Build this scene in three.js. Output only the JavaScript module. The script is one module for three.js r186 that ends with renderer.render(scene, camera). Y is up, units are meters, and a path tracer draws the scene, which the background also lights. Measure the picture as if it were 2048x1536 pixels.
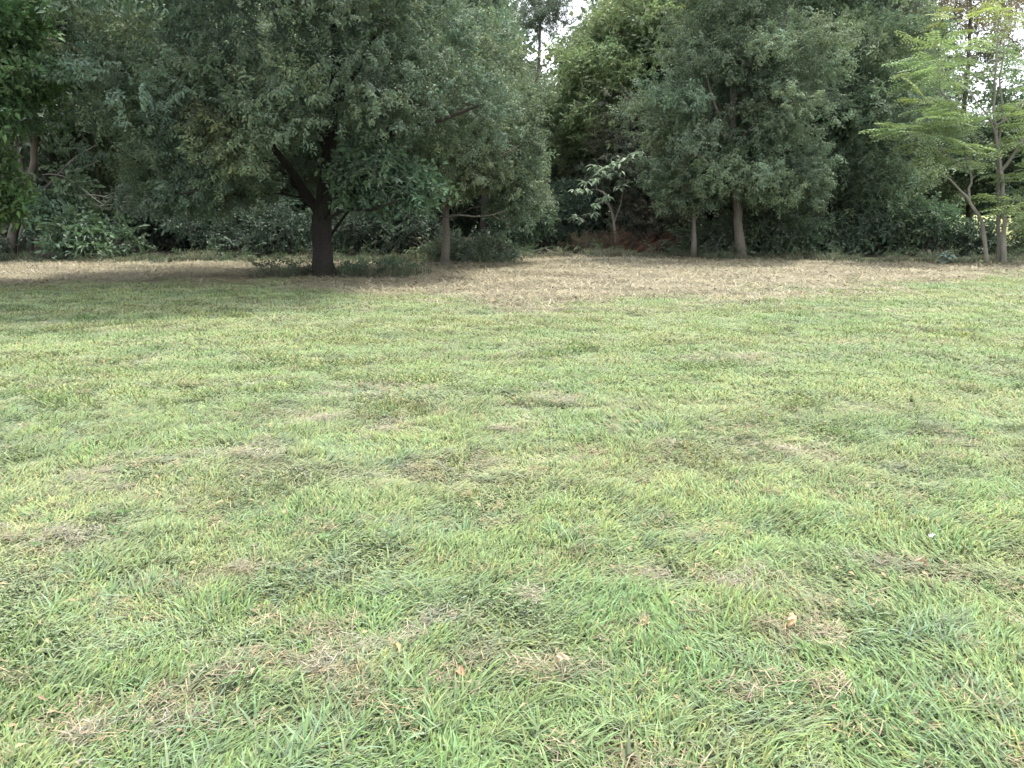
import * as THREE from 'three';
import { mergeGeometries } from 'three/addons/utils/BufferGeometryUtils.js';
import { createNoise2D, createNoise3D } from 'simplex-noise';

// ---------------------------------------------------------------- camera, sky, sun, exposure
const scene = new THREE.Scene();
const EYE = 1.6, PITCH = 12.5 * Math.PI / 180, F = 1607;            // F: focal length in photo pixels (2048 wide)
const camera = new THREE.PerspectiveCamera(51.1, 4 / 3, 0.05, 1200);
camera.position.set(0, EYE, 0);
camera.rotation.x = -PITCH;
scene.add(camera);

const renderer = new THREE.WebGLRenderer({ antialias: true });
renderer.setSize(1024, 768);
renderer.shadowMap.enabled = true;
renderer.toneMapping = THREE.LinearToneMapping;
renderer.toneMappingExposure = 2.85;

const SUN = new THREE.Vector3(0.24, 0.93, -0.16).normalize();
const sun = new THREE.DirectionalLight(new THREE.Color(1.0, 0.95, 0.86), 2.7);
sun.position.copy(SUN).multiplyScalar(120);
sun.castShadow = true;
sun.shadow.radius = 14;
sun.shadow.mapSize.set(4096, 4096);
Object.assign(sun.shadow.camera, { left: -50, right: 50, top: 50, bottom: -50, near: 1, far: 300 });
scene.add(sun);
{
  // bright thin overcast: white veil, brighter overhead and round the veiled sun
  const W = 1024, H = 512, data = new Float32Array(W * H * 4), n3 = createNoise3D(mulberry(5));
  for (let j = 0; j < H; j++) for (let i = 0; i < W; i++) {
    const up = ((j + 0.5) / H - 0.5) * Math.PI, az = ((i + 0.5) / W - 0.5) * 2 * Math.PI;
    const x = Math.cos(az) * Math.cos(up), y = Math.sin(up), z = Math.sin(az) * Math.cos(up);
    const k = 2.2 / (Math.max(y, 0) + 0.25);
    const c = 0.5 * n3(x * k, z * k, 1) + 0.3 * n3(x * k * 2.1, z * k * 2.1, 4) + 0.15 * n3(x * k * 4.3, z * k * 4.3, 9);
    const glow = Math.exp((x * SUN.x + y * SUN.y + z * SUN.z - 1) * 7);
    let L = y > 0 ? (0.82 + 0.32 * y) * (1 + 0.16 * c) + 0.5 * glow : 0.3;
    const o = (j * W + i) * 4, b = 0.06 * (1 - c);
    data[o] = L * (0.985 - b); data[o + 1] = L * (1.0 - b * 0.5); data[o + 2] = L * 1.03; data[o + 3] = 1;
  }
  const sky = new THREE.DataTexture(data, W, H, THREE.RGBAFormat, THREE.FloatType);
  sky.mapping = THREE.EquirectangularReflectionMapping;
  sky.magFilter = THREE.LinearFilter;
  sky.needsUpdate = true;
  scene.background = sky;
  scene.environment = sky;
}

// ---------------------------------------------------------------- helpers
function mulberry(a) {
  return () => { a = (a + 0x6d2b79f5) | 0; let t = Math.imul(a ^ (a >>> 15), 1 | a); t = (t + Math.imul(t ^ (t >>> 7), 61 | t)) ^ t; return ((t ^ (t >>> 14)) >>> 0) / 4294967296; };
}
const V = (x = 0, y = 0, z = 0) => new THREE.Vector3(x, y, z);
const noise2 = createNoise2D(mulberry(11)), noise3 = createNoise3D(mulberry(12));
const { clamp, lerp, smoothstep } = THREE.MathUtils;
const mixC = (a, b, t) => [lerp(a[0], b[0], t), lerp(a[1], b[1], t), lerp(a[2], b[2], t)];
const cosP = Math.cos(PITCH), sinP = Math.sin(PITCH);
function ray(px, py) {                      // photo pixel -> direction with z = -1
  const x = (px - 1024) / F, y = -(py - 768) / F;
  const dy = y * cosP - sinP, dz = -(cosP + y * sinP);
  return [x / -dz, dy / -dz];
}
function at(px, py, d) { const r = ray(px, py); return V(r[0] * d, EYE + r[1] * d, -d); }          // point at depth d
function ground(px, py) { const r = ray(px, py), d = EYE / -r[1]; return V(r[0] * d, 0, -d); }     // point on the level field
function numbered(name) { const n = numbered.n[name] = (numbered.n[name] ?? -1) + 1; return n ? `${name}_${String(n).padStart(3, '0')}` : name; }
numbered.n = {};
function tag(o, label, category, group, kind) {
  if (label) o.userData.label = label;
  if (category) o.userData.category = category;
  if (group) o.userData.group = group;
  if (kind) o.userData.kind = kind;
  return o;
}
function base(name, p, label, category, group, kind) {
  const o = new THREE.Group(); o.name = numbered(name); o.position.copy(p); scene.add(o);
  return tag(o, label, category, group, kind);
}
function part(name, geo, mat, parent) {
  const m = new THREE.Mesh(geo, mat); m.name = name; m.castShadow = m.receiveShadow = true; parent.add(m); return m;
}
const M4 = new THREE.Matrix4(), Q = new THREE.Quaternion(), S3 = V(), X = V(), Y = V(), Z = V();
// frame whose z axis runs along dir, y axis as upright as it can, rolled
function frame(m, p, dir, roll, s, sy = s) {
  Z.copy(dir).normalize();
  X.set(0, 1, 0).cross(Z); if (X.lengthSq() < 1e-4) X.set(1, 0, 0); X.normalize();
  Y.copy(Z).cross(X);
  const c = Math.cos(roll), q = Math.sin(roll);
  const x2 = X.clone().multiplyScalar(c).addScaledVector(Y, q), y2 = Y.clone().multiplyScalar(c).addScaledVector(X, -q);
  m.makeBasis(x2.multiplyScalar(s), y2.multiplyScalar(sy), Z.clone().multiplyScalar(s)); m.setPosition(p);
  return m;
}
class Copies {                              // gathers placements for one InstancedMesh
  constructor(geo, mat) { this.geo = geo; this.mat = mat; this.m = []; this.c = []; }
  add(matrix, r, g, b) { this.m.push(...matrix.elements); this.c.push(r, g, b); }
  build(name, parent, kind = 'stuff') {
    const n = this.m.length / 16; if (!n) return null;
    const im = new THREE.InstancedMesh(this.geo, this.mat, n);
    im.instanceMatrix = new THREE.InstancedBufferAttribute(new Float32Array(this.m), 16);
    im.instanceColor = new THREE.InstancedBufferAttribute(new Float32Array(this.c), 3);
    im.name = name; im.castShadow = im.receiveShadow = true; im.userData.kind = kind; parent.add(im);
    return im;
  }
}

// ---------------------------------------------------------------- materials
const leafMat = new THREE.MeshPhysicalMaterial({ name: 'leaf', vertexColors: true, roughness: 1, transmission: 0.42, thickness: 0, clearcoat: 0.22, clearcoatRoughness: 0.42, side: THREE.DoubleSide });
const bladeMat = new THREE.MeshPhysicalMaterial({ name: 'grass blade', vertexColors: true, roughness: 1, transmission: 0.36, thickness: 0, clearcoat: 0.09, clearcoatRoughness: 0.45, side: THREE.DoubleSide });
const strawMat = new THREE.MeshPhysicalMaterial({ name: 'dry straw', vertexColors: true, roughness: 0.8, side: THREE.DoubleSide });
function barkTexture(seed, vertical) {
  const N = 256, d = new Uint8Array(N * N * 4), r = createNoise3D(mulberry(seed)), r2 = createNoise3D(mulberry(seed + 1));
  for (let j = 0; j < N; j++) for (let i = 0; i < N; i++) {
    const a = i / N * 2 * Math.PI, ca = Math.cos(a), sa = Math.sin(a), v = j / N * 2 * Math.PI, cv = Math.cos(v), sv = Math.sin(v);
    const ridge = 1 - Math.abs(r(ca * 3 + cv * vertical, sa * 3 + sv * vertical, cv * vertical));
    const fine = r2(ca * 9 + cv * 3, sa * 9, sv * 3 + cv);
    const k = clamp(0.35 + 0.5 * ridge + 0.2 * fine, 0, 1) * 255;
    d.set([k, k, k, 255], (j * N + i) * 4);
  }
  const t = new THREE.DataTexture(d, N, N); t.wrapS = t.wrapT = THREE.RepeatWrapping; t.magFilter = THREE.LinearFilter; t.needsUpdate = true;
  return t;
}
const barkRough = barkTexture(31, 0.9), barkSmooth = barkTexture(37, 1.6);
const barkDark = new THREE.MeshStandardMaterial({ name: 'rough dark bark', vertexColors: true, map: barkRough, bumpMap: barkRough, bumpScale: 0.05, roughness: 0.95 });
const barkPale = new THREE.MeshStandardMaterial({ name: 'smooth pale bark', vertexColors: true, map: barkSmooth, bumpMap: barkSmooth, bumpScale: 0.008, roughness: 0.85 });

// ---------------------------------------------------------------- leaves and blades
class Tris {
  constructor() { this.p = []; this.c = []; }
  tri(a, b, c, col) { for (const q of [a, b, c]) { this.p.push(q.x, q.y, q.z); this.c.push(...col); } }
  geo() {
    const g = new THREE.BufferGeometry();
    g.setAttribute('position', new THREE.Float32BufferAttribute(this.p, 3));
    g.setAttribute('color', new THREE.Float32BufferAttribute(this.c, 3));
    g.computeVertexNormals();
    return g;
  }
}
// a pointed leaf folded along its midrib and bent down towards the tip
function leaf(T, p, dir, side, len, wid, col, curl = 0.2) {
  const up = dir.clone().cross(side).normalize();
  if (up.y < 0) up.negate();
  const q = (t, s, h) => p.clone().addScaledVector(dir, t * len).addScaledVector(side, s * wid).addScaledVector(up, h * len - curl * t * t * len);
  const b = q(0, 0, 0), m = q(0.45, 0, -0.03), l = q(0.42, -0.5, 0.06), r = q(0.42, 0.5, 0.06), t = q(1, 0, 0);
  T.tri(b, m, l, col); T.tri(b, r, m, col); T.tri(l, m, t, col); T.tri(m, r, t, col);
}
function sprig(seed, { n = 16, len = 0.42, leafLen = 0.085, leafWid = 0.04, droop = 0.3, spread = 1, splay = 0.7, twig = true } = {}) {
  const R = mulberry(seed), T = new Tris();
  const pos = (t, k) => V(k * t * 0.1, -droop * len * t * t, len * t);
  const forks = [[0, 0, 1], [0.25, 0.9, 0.6], [0.4, -0.9, 0.55]];
  for (const [t0, ang, f] of forks) {
    const o = pos(t0, 0.3), c = Math.cos(ang), s = Math.sin(ang);
    const P = (t) => { const q = pos(t, R() - 0.5).multiplyScalar(f); return V(q.x * c + q.z * s, q.y, q.z * c - q.x * s).add(o); };
    const m = Math.max(3, Math.round(n * f / 2.15));
    let prev = P(0);
    for (let i = 1; i <= m; i++) {
      const t = i / m, p = P(t), ax = p.clone().sub(prev).normalize(), sgn = i % 2 ? 1 : -1;
      const lat = V(0, 1, 0).cross(ax).normalize().multiplyScalar(sgn);
      const d = ax.clone().multiplyScalar(i === m ? 1 : 0.55).addScaledVector(lat, i === m ? 0 : splay).add(V((R() - 0.5) * spread, (R() - 0.65) * spread, (R() - 0.5) * spread)).normalize();
      const side = d.clone().cross(V((R() - 0.5) * 1.4, 1, (R() - 0.5) * 1.4)).normalize();
      const k = 0.72 + 0.5 * R(), h = R() * 0.25, L = leafLen * (0.7 + 0.6 * R());
      leaf(T, p, d, side, L, leafWid * (0.75 + 0.5 * R()), [k * (0.92 + h), k, k * (0.95 - h * 0.7)], 0.1 + 0.3 * R());
      if (twig) { const w = lat.clone().multiplyScalar(0.004); T.tri(prev.clone().add(w), prev.clone().sub(w), p, [0.9, 0.6, 0.5]); }
      prev = p;
    }
  }
  return T.geo();
}
// feathery frond spray: pinnate leaves laid out in flat layers
function frondSprig(seed) {
  const R = mulberry(seed), T = new Tris();
  for (let k = 0; k < 5; k++) {
    const ang = (k - 2) * 0.55 + (R() - 0.5) * 0.3, len = 0.42 + 0.14 * R(), o = V(0, 0, R() * 0.12), dir = V(Math.sin(ang), 0.12 * (R() - 0.3), Math.cos(ang));
    let prev = o.clone();
    for (let i = 1; i <= 6; i++) {
      const t = i / 6, p = o.clone().addScaledVector(dir, len * t).add(V(0, -0.12 * t * t, 0));
      const lat = V(dir.z, 0, -dir.x);
      for (const s of [-1, 1]) {
        const d = lat.clone().multiplyScalar(s).addScaledVector(dir, 0.5).add(V(0, -0.25 * R(), 0)).normalize(), g = 0.8 + 0.4 * R();
        leaf(T, p, d, dir.clone().multiplyScalar(s), 0.13 * (1.15 - 0.5 * Math.abs(t - 0.4)), 0.05, [g * 1.03, g, g * 0.9], 0.1);
      }
      T.tri(prev.clone().addScaledVector(lat, 0.003), prev.clone().addScaledVector(lat, -0.003), p, [0.9, 0.75, 0.6]);
      prev = p;
    }
  }
  return T.geo();
}
const SP = {
  small: sprig(101, { n: 28, len: 0.36, leafLen: 0.085, leafWid: 0.040, droop: 0.08, spread: 1.5 }),
  small2: sprig(102, { n: 26, len: 0.34, leafLen: 0.092, leafWid: 0.038, droop: 0.15, spread: 1.7 }),
  narrow: sprig(103, { n: 26, len: 0.5, leafLen: 0.12, leafWid: 0.03, droop: 0.3, spread: 1.5 }),
  medium: sprig(104, { n: 26, len: 0.48, leafLen: 0.13, leafWid: 0.06, droop: 0.15, spread: 1.5 }),
  broad: sprig(105, { n: 13, len: 0.45, leafLen: 0.19, leafWid: 0.10, droop: 0.2, spread: 0.7, splay: 0.9 }),
  far: sprig(106, { n: 26, len: 0.85, leafLen: 0.20, leafWid: 0.10, droop: 0.3, spread: 1.2 }),
  frond: frondSprig(107),
};

// ---------------------------------------------------------------- wood
// Skeleton: guide limbs first, then every cluster of leaves is joined to the nearest wood by a curved twig; girth by the pipe rule.
function grow(R, limbs, clusters, { tip = 0.006, power = 2.35, bend = 0.25 } = {}) {
  const nodes = [];
  const put = (p, parent, r = 0, own = 0) => { nodes.push({ p, parent, r, own, kids: [], len: parent < 0 ? 0 : nodes[parent].len + p.distanceTo(nodes[parent].p), limb: parent < 0 ? nodes.length : own }); if (parent >= 0) nodes[parent].kids.push(nodes.length - 1); return nodes.length - 1; };
  for (const L of limbs) {
    const curve = new THREE.CatmullRomCurve3(L.pts, false, 'centripetal'), n = Math.max(3, Math.ceil(curve.getLength() / 0.3));
    let parent = -1;
    if (nodes.length && !L.root) { let bd = 1e9; nodes.forEach((q, i) => { const d = q.p.distanceTo(L.pts[0]); if (d < bd) { bd = d; parent = i; } }); }
    for (let i = parent >= 0 ? 1 : 0; i <= n; i++) {
      const p = curve.getPoint(i / n);
      if (i > 1) p.add(V((R() - 0.5) * 0.05, 0, (R() - 0.5) * 0.05));
      parent = put(p, parent, lerp(L.r0, L.r1, Math.pow(i / n, 0.8)));
    }
  }
  const order = clusters.map((c) => { let d = 1e9; for (const q of nodes) d = Math.min(d, q.p.distanceTo(c.p)); return [d, c]; }).sort((a, b) => a[0] - b[0]);
  for (const [, c] of order) {
    let best = 0, bc = 1e9;
    nodes.forEach((q, i) => {
      if (i === 0) return;
      const d = q.p.distanceTo(c.p), drop = Math.max(0, q.p.y - c.p.y);
      const cost = d + 0.22 * q.len + drop * 0.5 + (q.kids.length > 2 ? 0.5 : 0);
      if (cost < bc) { bc = cost; best = i; }
    });
    const a = nodes[best].p, d = a.distanceTo(c.p), n = Math.max(2, Math.ceil(d / 0.32));
    const dir = nodes[best].parent >= 0 ? a.clone().sub(nodes[nodes[best].parent].p).normalize() : V(0, 1, 0);
    const mid = a.clone().lerp(c.p, 0.45).addScaledVector(dir, d * bend * 0.7).add(V((R() - 0.5) * d * 0.25, R() * d * 0.15, (R() - 0.5) * d * 0.25));
    let parent = best;
    for (let i = 1; i <= n; i++) {
      const t = i / n, p = a.clone().multiplyScalar((1 - t) ** 2).addScaledVector(mid, 2 * t * (1 - t)).addScaledVector(c.p, t * t);
      if (i < n) p.add(V((R() - 0.5) * 0.07, (R() - 0.5) * 0.07, (R() - 0.5) * 0.07));
      parent = put(p, parent);
    }
    c.dir = c.p.clone().sub(nodes[nodes[parent].parent].p).normalize();
  }
  for (let i = nodes.length - 1; i >= 0; i--) {
    let s = 0; for (const k of nodes[i].kids) s += Math.pow(nodes[k].r, power);
    const pipe = Math.max(tip, Math.pow(s, 1 / power));
    nodes[i].r = nodes[i].r ? Math.max(nodes[i].r, Math.min(pipe, nodes[i].r * 1.15)) : Math.min(pipe, 0.09);
  }
  return nodes;
}
function tube(path, radii, sides, colors, g, flare) {
  const off = g.p.length / 3, n = path.length;
  let ref = V(1, 0, 0), along = 0;
  for (let i = 0; i < n; i++) {
    const t = path[Math.min(i + 1, n - 1)].clone().sub(path[Math.max(i - 1, 0)]).normalize();
    const u = ref.clone().addScaledVector(t, -ref.dot(t)); if (u.lengthSq() < 1e-4) u.set(0, 0, 1).addScaledVector(t, -t.z); u.normalize(); ref = u;
    const w = t.clone().cross(u);
    if (i) along += path[i].distanceTo(path[i - 1]);
    for (let k = 0; k <= sides; k++) {
      const a = k / sides * Math.PI * 2, c = Math.cos(a), s = Math.sin(a);
      const lump = radii[i] > 0.05 ? 1 + 0.13 * noise3(c * 1.2 + path[0].x * 3, s * 1.2, along * 1.5) + (flare ? Math.exp(-along * 4) * (0.3 + 0.6 * Math.max(0, noise3(c * 1.6, s * 1.6, 5 + path[0].x))) : 0) : 1;
      const r = radii[i] * lump;
      g.p.push(path[i].x + (u.x * c + w.x * s) * r, path[i].y + (u.y * c + w.y * s) * r, path[i].z + (u.z * c + w.z * s) * r);
      g.n.push(u.x * c + w.x * s, u.y * c + w.y * s, u.z * c + w.z * s);
      g.uv.push(k / sides * Math.max(1, Math.round(radii[0] * 8)), along * 1.4);
      g.c.push(...colors(radii[i], path[i], along));
    }
  }
  for (let i = 0; i < n - 1; i++) for (let k = 0; k < sides; k++) {
    const a = off + i * (sides + 1) + k, b = a + 1, c = a + sides + 1, d = c + 1;
    g.i.push(a, b, c, b, d, c);
  }
}
const newG = () => ({ p: [], n: [], uv: [], c: [], i: [] });
function finish(g) {
  const geo = new THREE.BufferGeometry();
  geo.setAttribute('position', new THREE.Float32BufferAttribute(g.p, 3));
  geo.setAttribute('normal', new THREE.Float32BufferAttribute(g.n, 3));
  geo.setAttribute('uv', new THREE.Float32BufferAttribute(g.uv, 2));
  geo.setAttribute('color', new THREE.Float32BufferAttribute(g.c, 3));
  geo.setIndex(g.i);
  return geo;
}
// builds the wood as meshes: the trunk with its small twigs, and each thick limb as a part of its own
function wood(nodes, colors, mat, parent, split = 0.05) {
  const trunk = newG(), limbs = [];
  const walk = (start, from, g, first) => {
    const path = [], rad = [];
    if (from >= 0) { path.push(nodes[from].p); rad.push(Math.min(nodes[from].r, nodes[start].r * 1.2)); }
    let i = start; const later = [];
    for (;;) {
      path.push(nodes[i].p); rad.push(nodes[i].r);
      const kids = nodes[i].kids.slice().sort((a, b) => nodes[b].r - nodes[a].r);
      for (const k of kids.slice(1)) later.push([k, i]);
      if (!kids.length) { rad[rad.length - 1] *= 0.5; break; }
      i = kids[0];
    }
    if (path.length > 1) tube(path, rad, rad[0] > 0.12 ? 14 : rad[0] > 0.04 ? 8 : rad[0] > 0.015 ? 5 : 3, colors, g, first);
    for (const [k, f] of later) {
      if (g === trunk && nodes[k].r > split && limbs.length < 24) { const h = newG(); limbs.push(h); walk(k, f, h, false); } else walk(k, f, g, false);
    }
  };
  nodes.forEach((q, i) => { if (q.parent < 0) walk(i, -1, trunk, true); });
  part('trunk', finish(trunk), mat, parent);
  limbs.forEach((h) => part('limb', finish(h), mat, parent));
}
const barkOf = (thick, thin, moss = 0) => (r, p, along) => {
  const t = smoothstep(r, 0.015, 0.1), k = 0.85 + 0.3 * noise3(p.x * 2, p.y * 1.5, p.z * 2);
  const c = mixC(thin, thick, t), m = moss * clamp(0.5 + noise3(p.x * 3 + 9, p.y * 2, p.z * 3), 0, 1);
  return mixC([c[0] * k, c[1] * k, c[2] * k], [0.07, 0.10, 0.04], m);
};

// crown: leaf sprigs round the cluster points
function foliage(R, clusters, kinds, col, parent, { per = 30, name = 'crown', flat = 0.6, up = 0.1, size = 1, hue = 0.22, roll = 3, jit = 1.5 } = {}) {
  const sets = kinds.map((k) => new Copies(SP[k], leafMat)), m = new THREE.Matrix4();
  for (const c of clusters) {
    const n = Math.round(per * (c.n ?? 1)), tone = 0.75 + 0.5 * R(), warm = (R() - 0.4) * hue + (c.warm ?? 0), cc = c.col ?? col;
    for (let i = 0; i < n; i++) {
      const a = R() * 6.283, y = R() * 2 - 1, s = Math.sqrt(1 - y * y), rr = Math.cbrt(R());
      const d = V(Math.cos(a) * s, y, Math.sin(a) * s), p = V(d.x * rr * c.r, d.y * rr * c.r * flat, d.z * rr * c.r).add(c.p);
      d.y *= flat; d.multiplyScalar(0.6); d.y += up; d.add(V(R() - 0.5, R() - 0.5, R() - 0.5).multiplyScalar(jit)); if (c.out) d.addScaledVector(c.out, 0.35);
      frame(m, p, d, (R() - 0.5) * roll, size * (0.7 + 0.6 * R()));
      const k = tone * (0.82 + 0.36 * R()), w = warm + (R() - 0.5) * 0.1;
      sets[(R() * sets.length) | 0].add(m, cc[0] * 1.12 * k * (1 + w), cc[1] * 1.2 * k * (1 + w * 0.35), cc[2] * 1.26 * k * (1 - w * 0.5));
    }
  }
  for (const s of sets) s.build(name, parent);
}
// scatter cluster centres in an ellipsoid envelope, thicker near its skin
function envelope(R, list, center, rad, n, { r = 0.6, shell = 0.45, bottom = -1, keep = () => true, warm = 0, wob = 0.25 } = {}) {
  for (let i = 0, tries = 0; i < n && tries < n * 30; tries++) {
    const a = R() * 6.283, y = R() * 2 - 1, s = Math.sqrt(1 - y * y), q = Math.pow(R(), shell);
    if (y * q < bottom) continue;
    const dx = Math.cos(a) * s, dz = Math.sin(a) * s, w = 1 + wob * noise3(dx * 1.7 + center.x, y * 1.7 + center.y, dz * 1.7 + center.z);
    const p = V(center.x + dx * q * rad.x * w, center.y + y * q * rad.y * w, center.z + dz * q * rad.z * w);
    if (!keep(p)) continue;
    list.push({ p, r: r * (0.7 + 0.6 * R()), n: 0.6 + 0.8 * R(), out: V(dx, y * 0.5, dz), warm: warm + (q > 0.8 && y > 0.2 ? 0.12 : 0) });
    i++;
  }
  return list;
}

// ---------------------------------------------------------------- the ground: one sheet, mown field, wood floor, sunny meadow beyond
const strawNear = [[-400, 572], [0, 574], [300, 574], [560, 562], [690, 592], [850, 606], [1000, 614], [1200, 612], [1500, 598], [1700, 584], [1900, 566], [2048, 552], [2500, 548]].map(([x, y]) => ground(x, y));
const strawFar = [[-400, 532], [0, 528], [300, 527], [600, 526], [820, 527], [1050, 517], [1250, 516], [1500, 522], [1800, 528], [2048, 530], [2500, 530]].map(([x, y]) => ground(x, y));
function lineZ(line, x) {                   // depth of a boundary line at x
  let i = 0; while (i < line.length - 2 && line[i + 1].x < x) i++;
  const t = clamp((x - line[i].x) / (line[i + 1].x - line[i].x), 0, 1);
  return -lerp(line[i].z, line[i + 1].z, t);
}
const BARE = [[395, 1385, 0.16], [250, 1410, 0.10], [545, 1330, 0.09], [1850, 1158, 0.12], [1590, 1278, 0.09], [930, 1370, 0.07], [1110, 1345, 0.06], [1500, 1400, 0.05], [1270, 1285, 0.07], [1240, 1525, 0.1], [1650, 1395, 0.05], [660, 1275, 0.06]].map(([x, y, r]) => [ground(x, y), r]);
const THATCH = [[765, 780, 0.5], [640, 840, 0.35], [1130, 803, 0.22], [1490, 718, 0.45], [500, 915, 0.35], [840, 945, 0.3], [200, 950, 0.35], [240, 985, 0.3], [40, 1075, 0.3], [140, 1085, 0.25], [760, 860, 0.3], [1570, 905, 0.35], [970, 925, 0.3], [740, 1300, 0.14], [860, 1255, 0.12], [1280, 1155, 0.14], [1060, 1215, 0.1], [640, 1345, 0.1], [150, 1490, 0.14], [330, 1465, 0.12], [1450, 1160, 0.12], [480, 1140, 0.14], [1010, 860, 0.2], [1790, 1135, 0.12]].map(([x, y, r]) => [ground(x, y), r]);
const spot = (list, x, z, k = 0.8) => { let s = 0; for (const [p, r] of list) { const dx = (x - p.x) / (r * k * 1.5), dz = (z - p.z) / (r * k * 1.1), q = dx * dx + dz * dz; if (q < 6) s = Math.max(s, Math.exp(-q * 1.3)); } return s; };
function strawAt(x, d) {                    // 0..1, how much cut straw lies here
  const w = 1.0 * noise2(x * 0.22, d * 0.3) + 0.8 * noise2(x * 0.7, d * 0.9) + 0.5 * noise2(x * 2.3, d * 2.3);
  const a = smoothstep(d, lineZ(strawNear, x) - 1.3 + w * 1.1, lineZ(strawNear, x) + 2.6 + w * 1.1), b = 1 - smoothstep(d, lineZ(strawFar, x) - 0.2 + w * 0.25, lineZ(strawFar, x) + 0.9 + w * 0.25);
  return a * b;
}
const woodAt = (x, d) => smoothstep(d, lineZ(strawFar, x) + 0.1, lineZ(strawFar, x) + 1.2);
const height = (x, z) => 0.02 * noise2(x * 0.5, z * 0.5) + 0.012 * noise2(x * 2.1 + 7, z * 2.1) + 0.006 * noise2(x * 6, z * 6 + 3);
const meadowAt = (x, d) => smoothstep(d, 31 + 2 * noise2(x * 0.1, 3), 34) * smoothstep(x / d, 0.5, 0.535) * 1;
{
  const NX = 300, NZ = 340, p = [], c = [], uv = [], idx = [];
  const warp = (t, a, b) => Math.sinh(t * a) / Math.sinh(a) * b;
  for (let j = 0; j <= NZ; j++) for (let i = 0; i <= NX; i++) {
    const x = warp(i / NX * 2 - 1, 5.2, 420), t = j / NZ * 1.15 - 0.15, d = warp(t, 5.4, 600), z = -d;
    p.push(x, d > -20 && d < 120 ? height(x, z) : 0, z);
    uv.push(x, z);
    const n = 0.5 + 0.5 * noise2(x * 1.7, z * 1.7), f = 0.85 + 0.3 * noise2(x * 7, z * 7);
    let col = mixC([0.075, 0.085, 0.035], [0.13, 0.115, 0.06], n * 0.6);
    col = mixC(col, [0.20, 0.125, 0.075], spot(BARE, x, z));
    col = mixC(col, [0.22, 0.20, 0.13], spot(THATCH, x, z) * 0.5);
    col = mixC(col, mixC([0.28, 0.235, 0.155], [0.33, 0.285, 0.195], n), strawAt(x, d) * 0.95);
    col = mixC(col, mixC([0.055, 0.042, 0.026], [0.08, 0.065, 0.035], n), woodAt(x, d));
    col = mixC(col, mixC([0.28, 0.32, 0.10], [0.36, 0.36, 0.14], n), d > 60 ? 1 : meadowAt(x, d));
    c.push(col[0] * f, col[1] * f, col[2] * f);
  }
  for (let j = 0; j < NZ; j++) for (let i = 0; i < NX; i++) { const a = j * (NX + 1) + i, b = a + 1, q = a + NX + 1, r = q + 1; idx.push(a, b, q, b, r, q); }
  const g = new THREE.BufferGeometry();
  g.setAttribute('position', new THREE.Float32BufferAttribute(p, 3));
  g.setAttribute('color', new THREE.Float32BufferAttribute(c, 3));
  g.setAttribute('uv', new THREE.Float32BufferAttribute(uv, 2));
  g.setIndex(idx); g.computeVertexNormals();
  const N = 512, d = new Uint8Array(N * N * 4), r = createNoise3D(mulberry(71));
  for (let j = 0; j < N; j++) for (let i = 0; i < N; i++) {
    const a = i / N * 6.2832, b = j / N * 6.2832;
    let k = 0; for (const [s, w] of [[1.5, 0.3], [4, 0.3], [11, 0.4]]) k += w * r(Math.cos(a) * s + Math.cos(b) * s * 0.7, Math.sin(a) * s + 3, Math.sin(b) * s + Math.cos(b) * s * 0.4);
    k = clamp(0.78 + 0.5 * k, 0.2, 1) * 255; d.set([k, k, k, 255], (j * N + i) * 4);
  }
  const tx = new THREE.DataTexture(d, N, N); tx.wrapS = tx.wrapT = THREE.RepeatWrapping; tx.magFilter = THREE.LinearFilter; tx.repeat.set(0.9, 0.9); tx.needsUpdate = true;
  const m = part('ground', g, new THREE.MeshStandardMaterial({ name: 'soil and thatch', vertexColors: true, map: tx, bumpMap: tx, bumpScale: 0.03, roughness: 1 }), scene);
  tag(m, 'mown field with bare soil, cut straw and leaf litter under the trees', 'ground', null, 'structure');
}

// ---------------------------------------------------------------- grass
function blade(T, p, yaw, lean, len, wid, col, bend = 0.9) {
  const f = V(Math.cos(yaw), 0, Math.sin(yaw)), s = V(-f.z, 0, f.x), pts = [];
  let a = lean, q = p.clone();
  for (let i = 0; i <= 3; i++) {
    pts.push(q.clone());
    q.addScaledVector(f, Math.sin(a) * len / 3).add(V(0, Math.cos(a) * len / 3, 0)); a += bend / 3;
  }
  const w = [0.7, 1, 0.75, 0];
  for (let i = 0; i < 3; i++) {
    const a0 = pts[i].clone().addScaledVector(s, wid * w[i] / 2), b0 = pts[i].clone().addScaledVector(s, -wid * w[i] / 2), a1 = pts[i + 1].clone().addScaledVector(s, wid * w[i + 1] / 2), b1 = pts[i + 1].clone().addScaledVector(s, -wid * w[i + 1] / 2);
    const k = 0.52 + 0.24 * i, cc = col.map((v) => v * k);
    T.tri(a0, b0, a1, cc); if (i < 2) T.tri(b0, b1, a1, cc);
  }
}
function tuft(seed, { n, len, wid, rad, lean = 0.5, bias = 0.6, dead = 0.12, bend = 0.9 }) {
  const R = mulberry(seed), T = new Tris();
  for (let i = 0; i < n; i++) {
    const a = R() * 6.283, q = Math.sqrt(R()) * rad, k = 0.75 + 0.5 * R();
    const col = R() < dead ? [k * 1.5, k * 1.12, k * 1.3] : [k * (0.85 + 0.35 * R()), k, k * (0.8 + 0.5 * R())];
    const yaw = R() < bias ? (R() - 0.5) * 1.6 : R() * 6.283;
    blade(T, V(Math.cos(a) * q, -0.005, Math.sin(a) * q), yaw, lean * (0.3 + 1.3 * R()), len * (0.55 + 0.8 * R()), wid * (0.7 + 0.6 * R()), col, bend * (0.4 + 1.2 * R()));
  }
  return T.geo();
}
const R0 = mulberry(2024);
const grass = base('grass', V(), 'short mown green grass covering the open field in front of the trees', 'grass', null, 'stuff');
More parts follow.
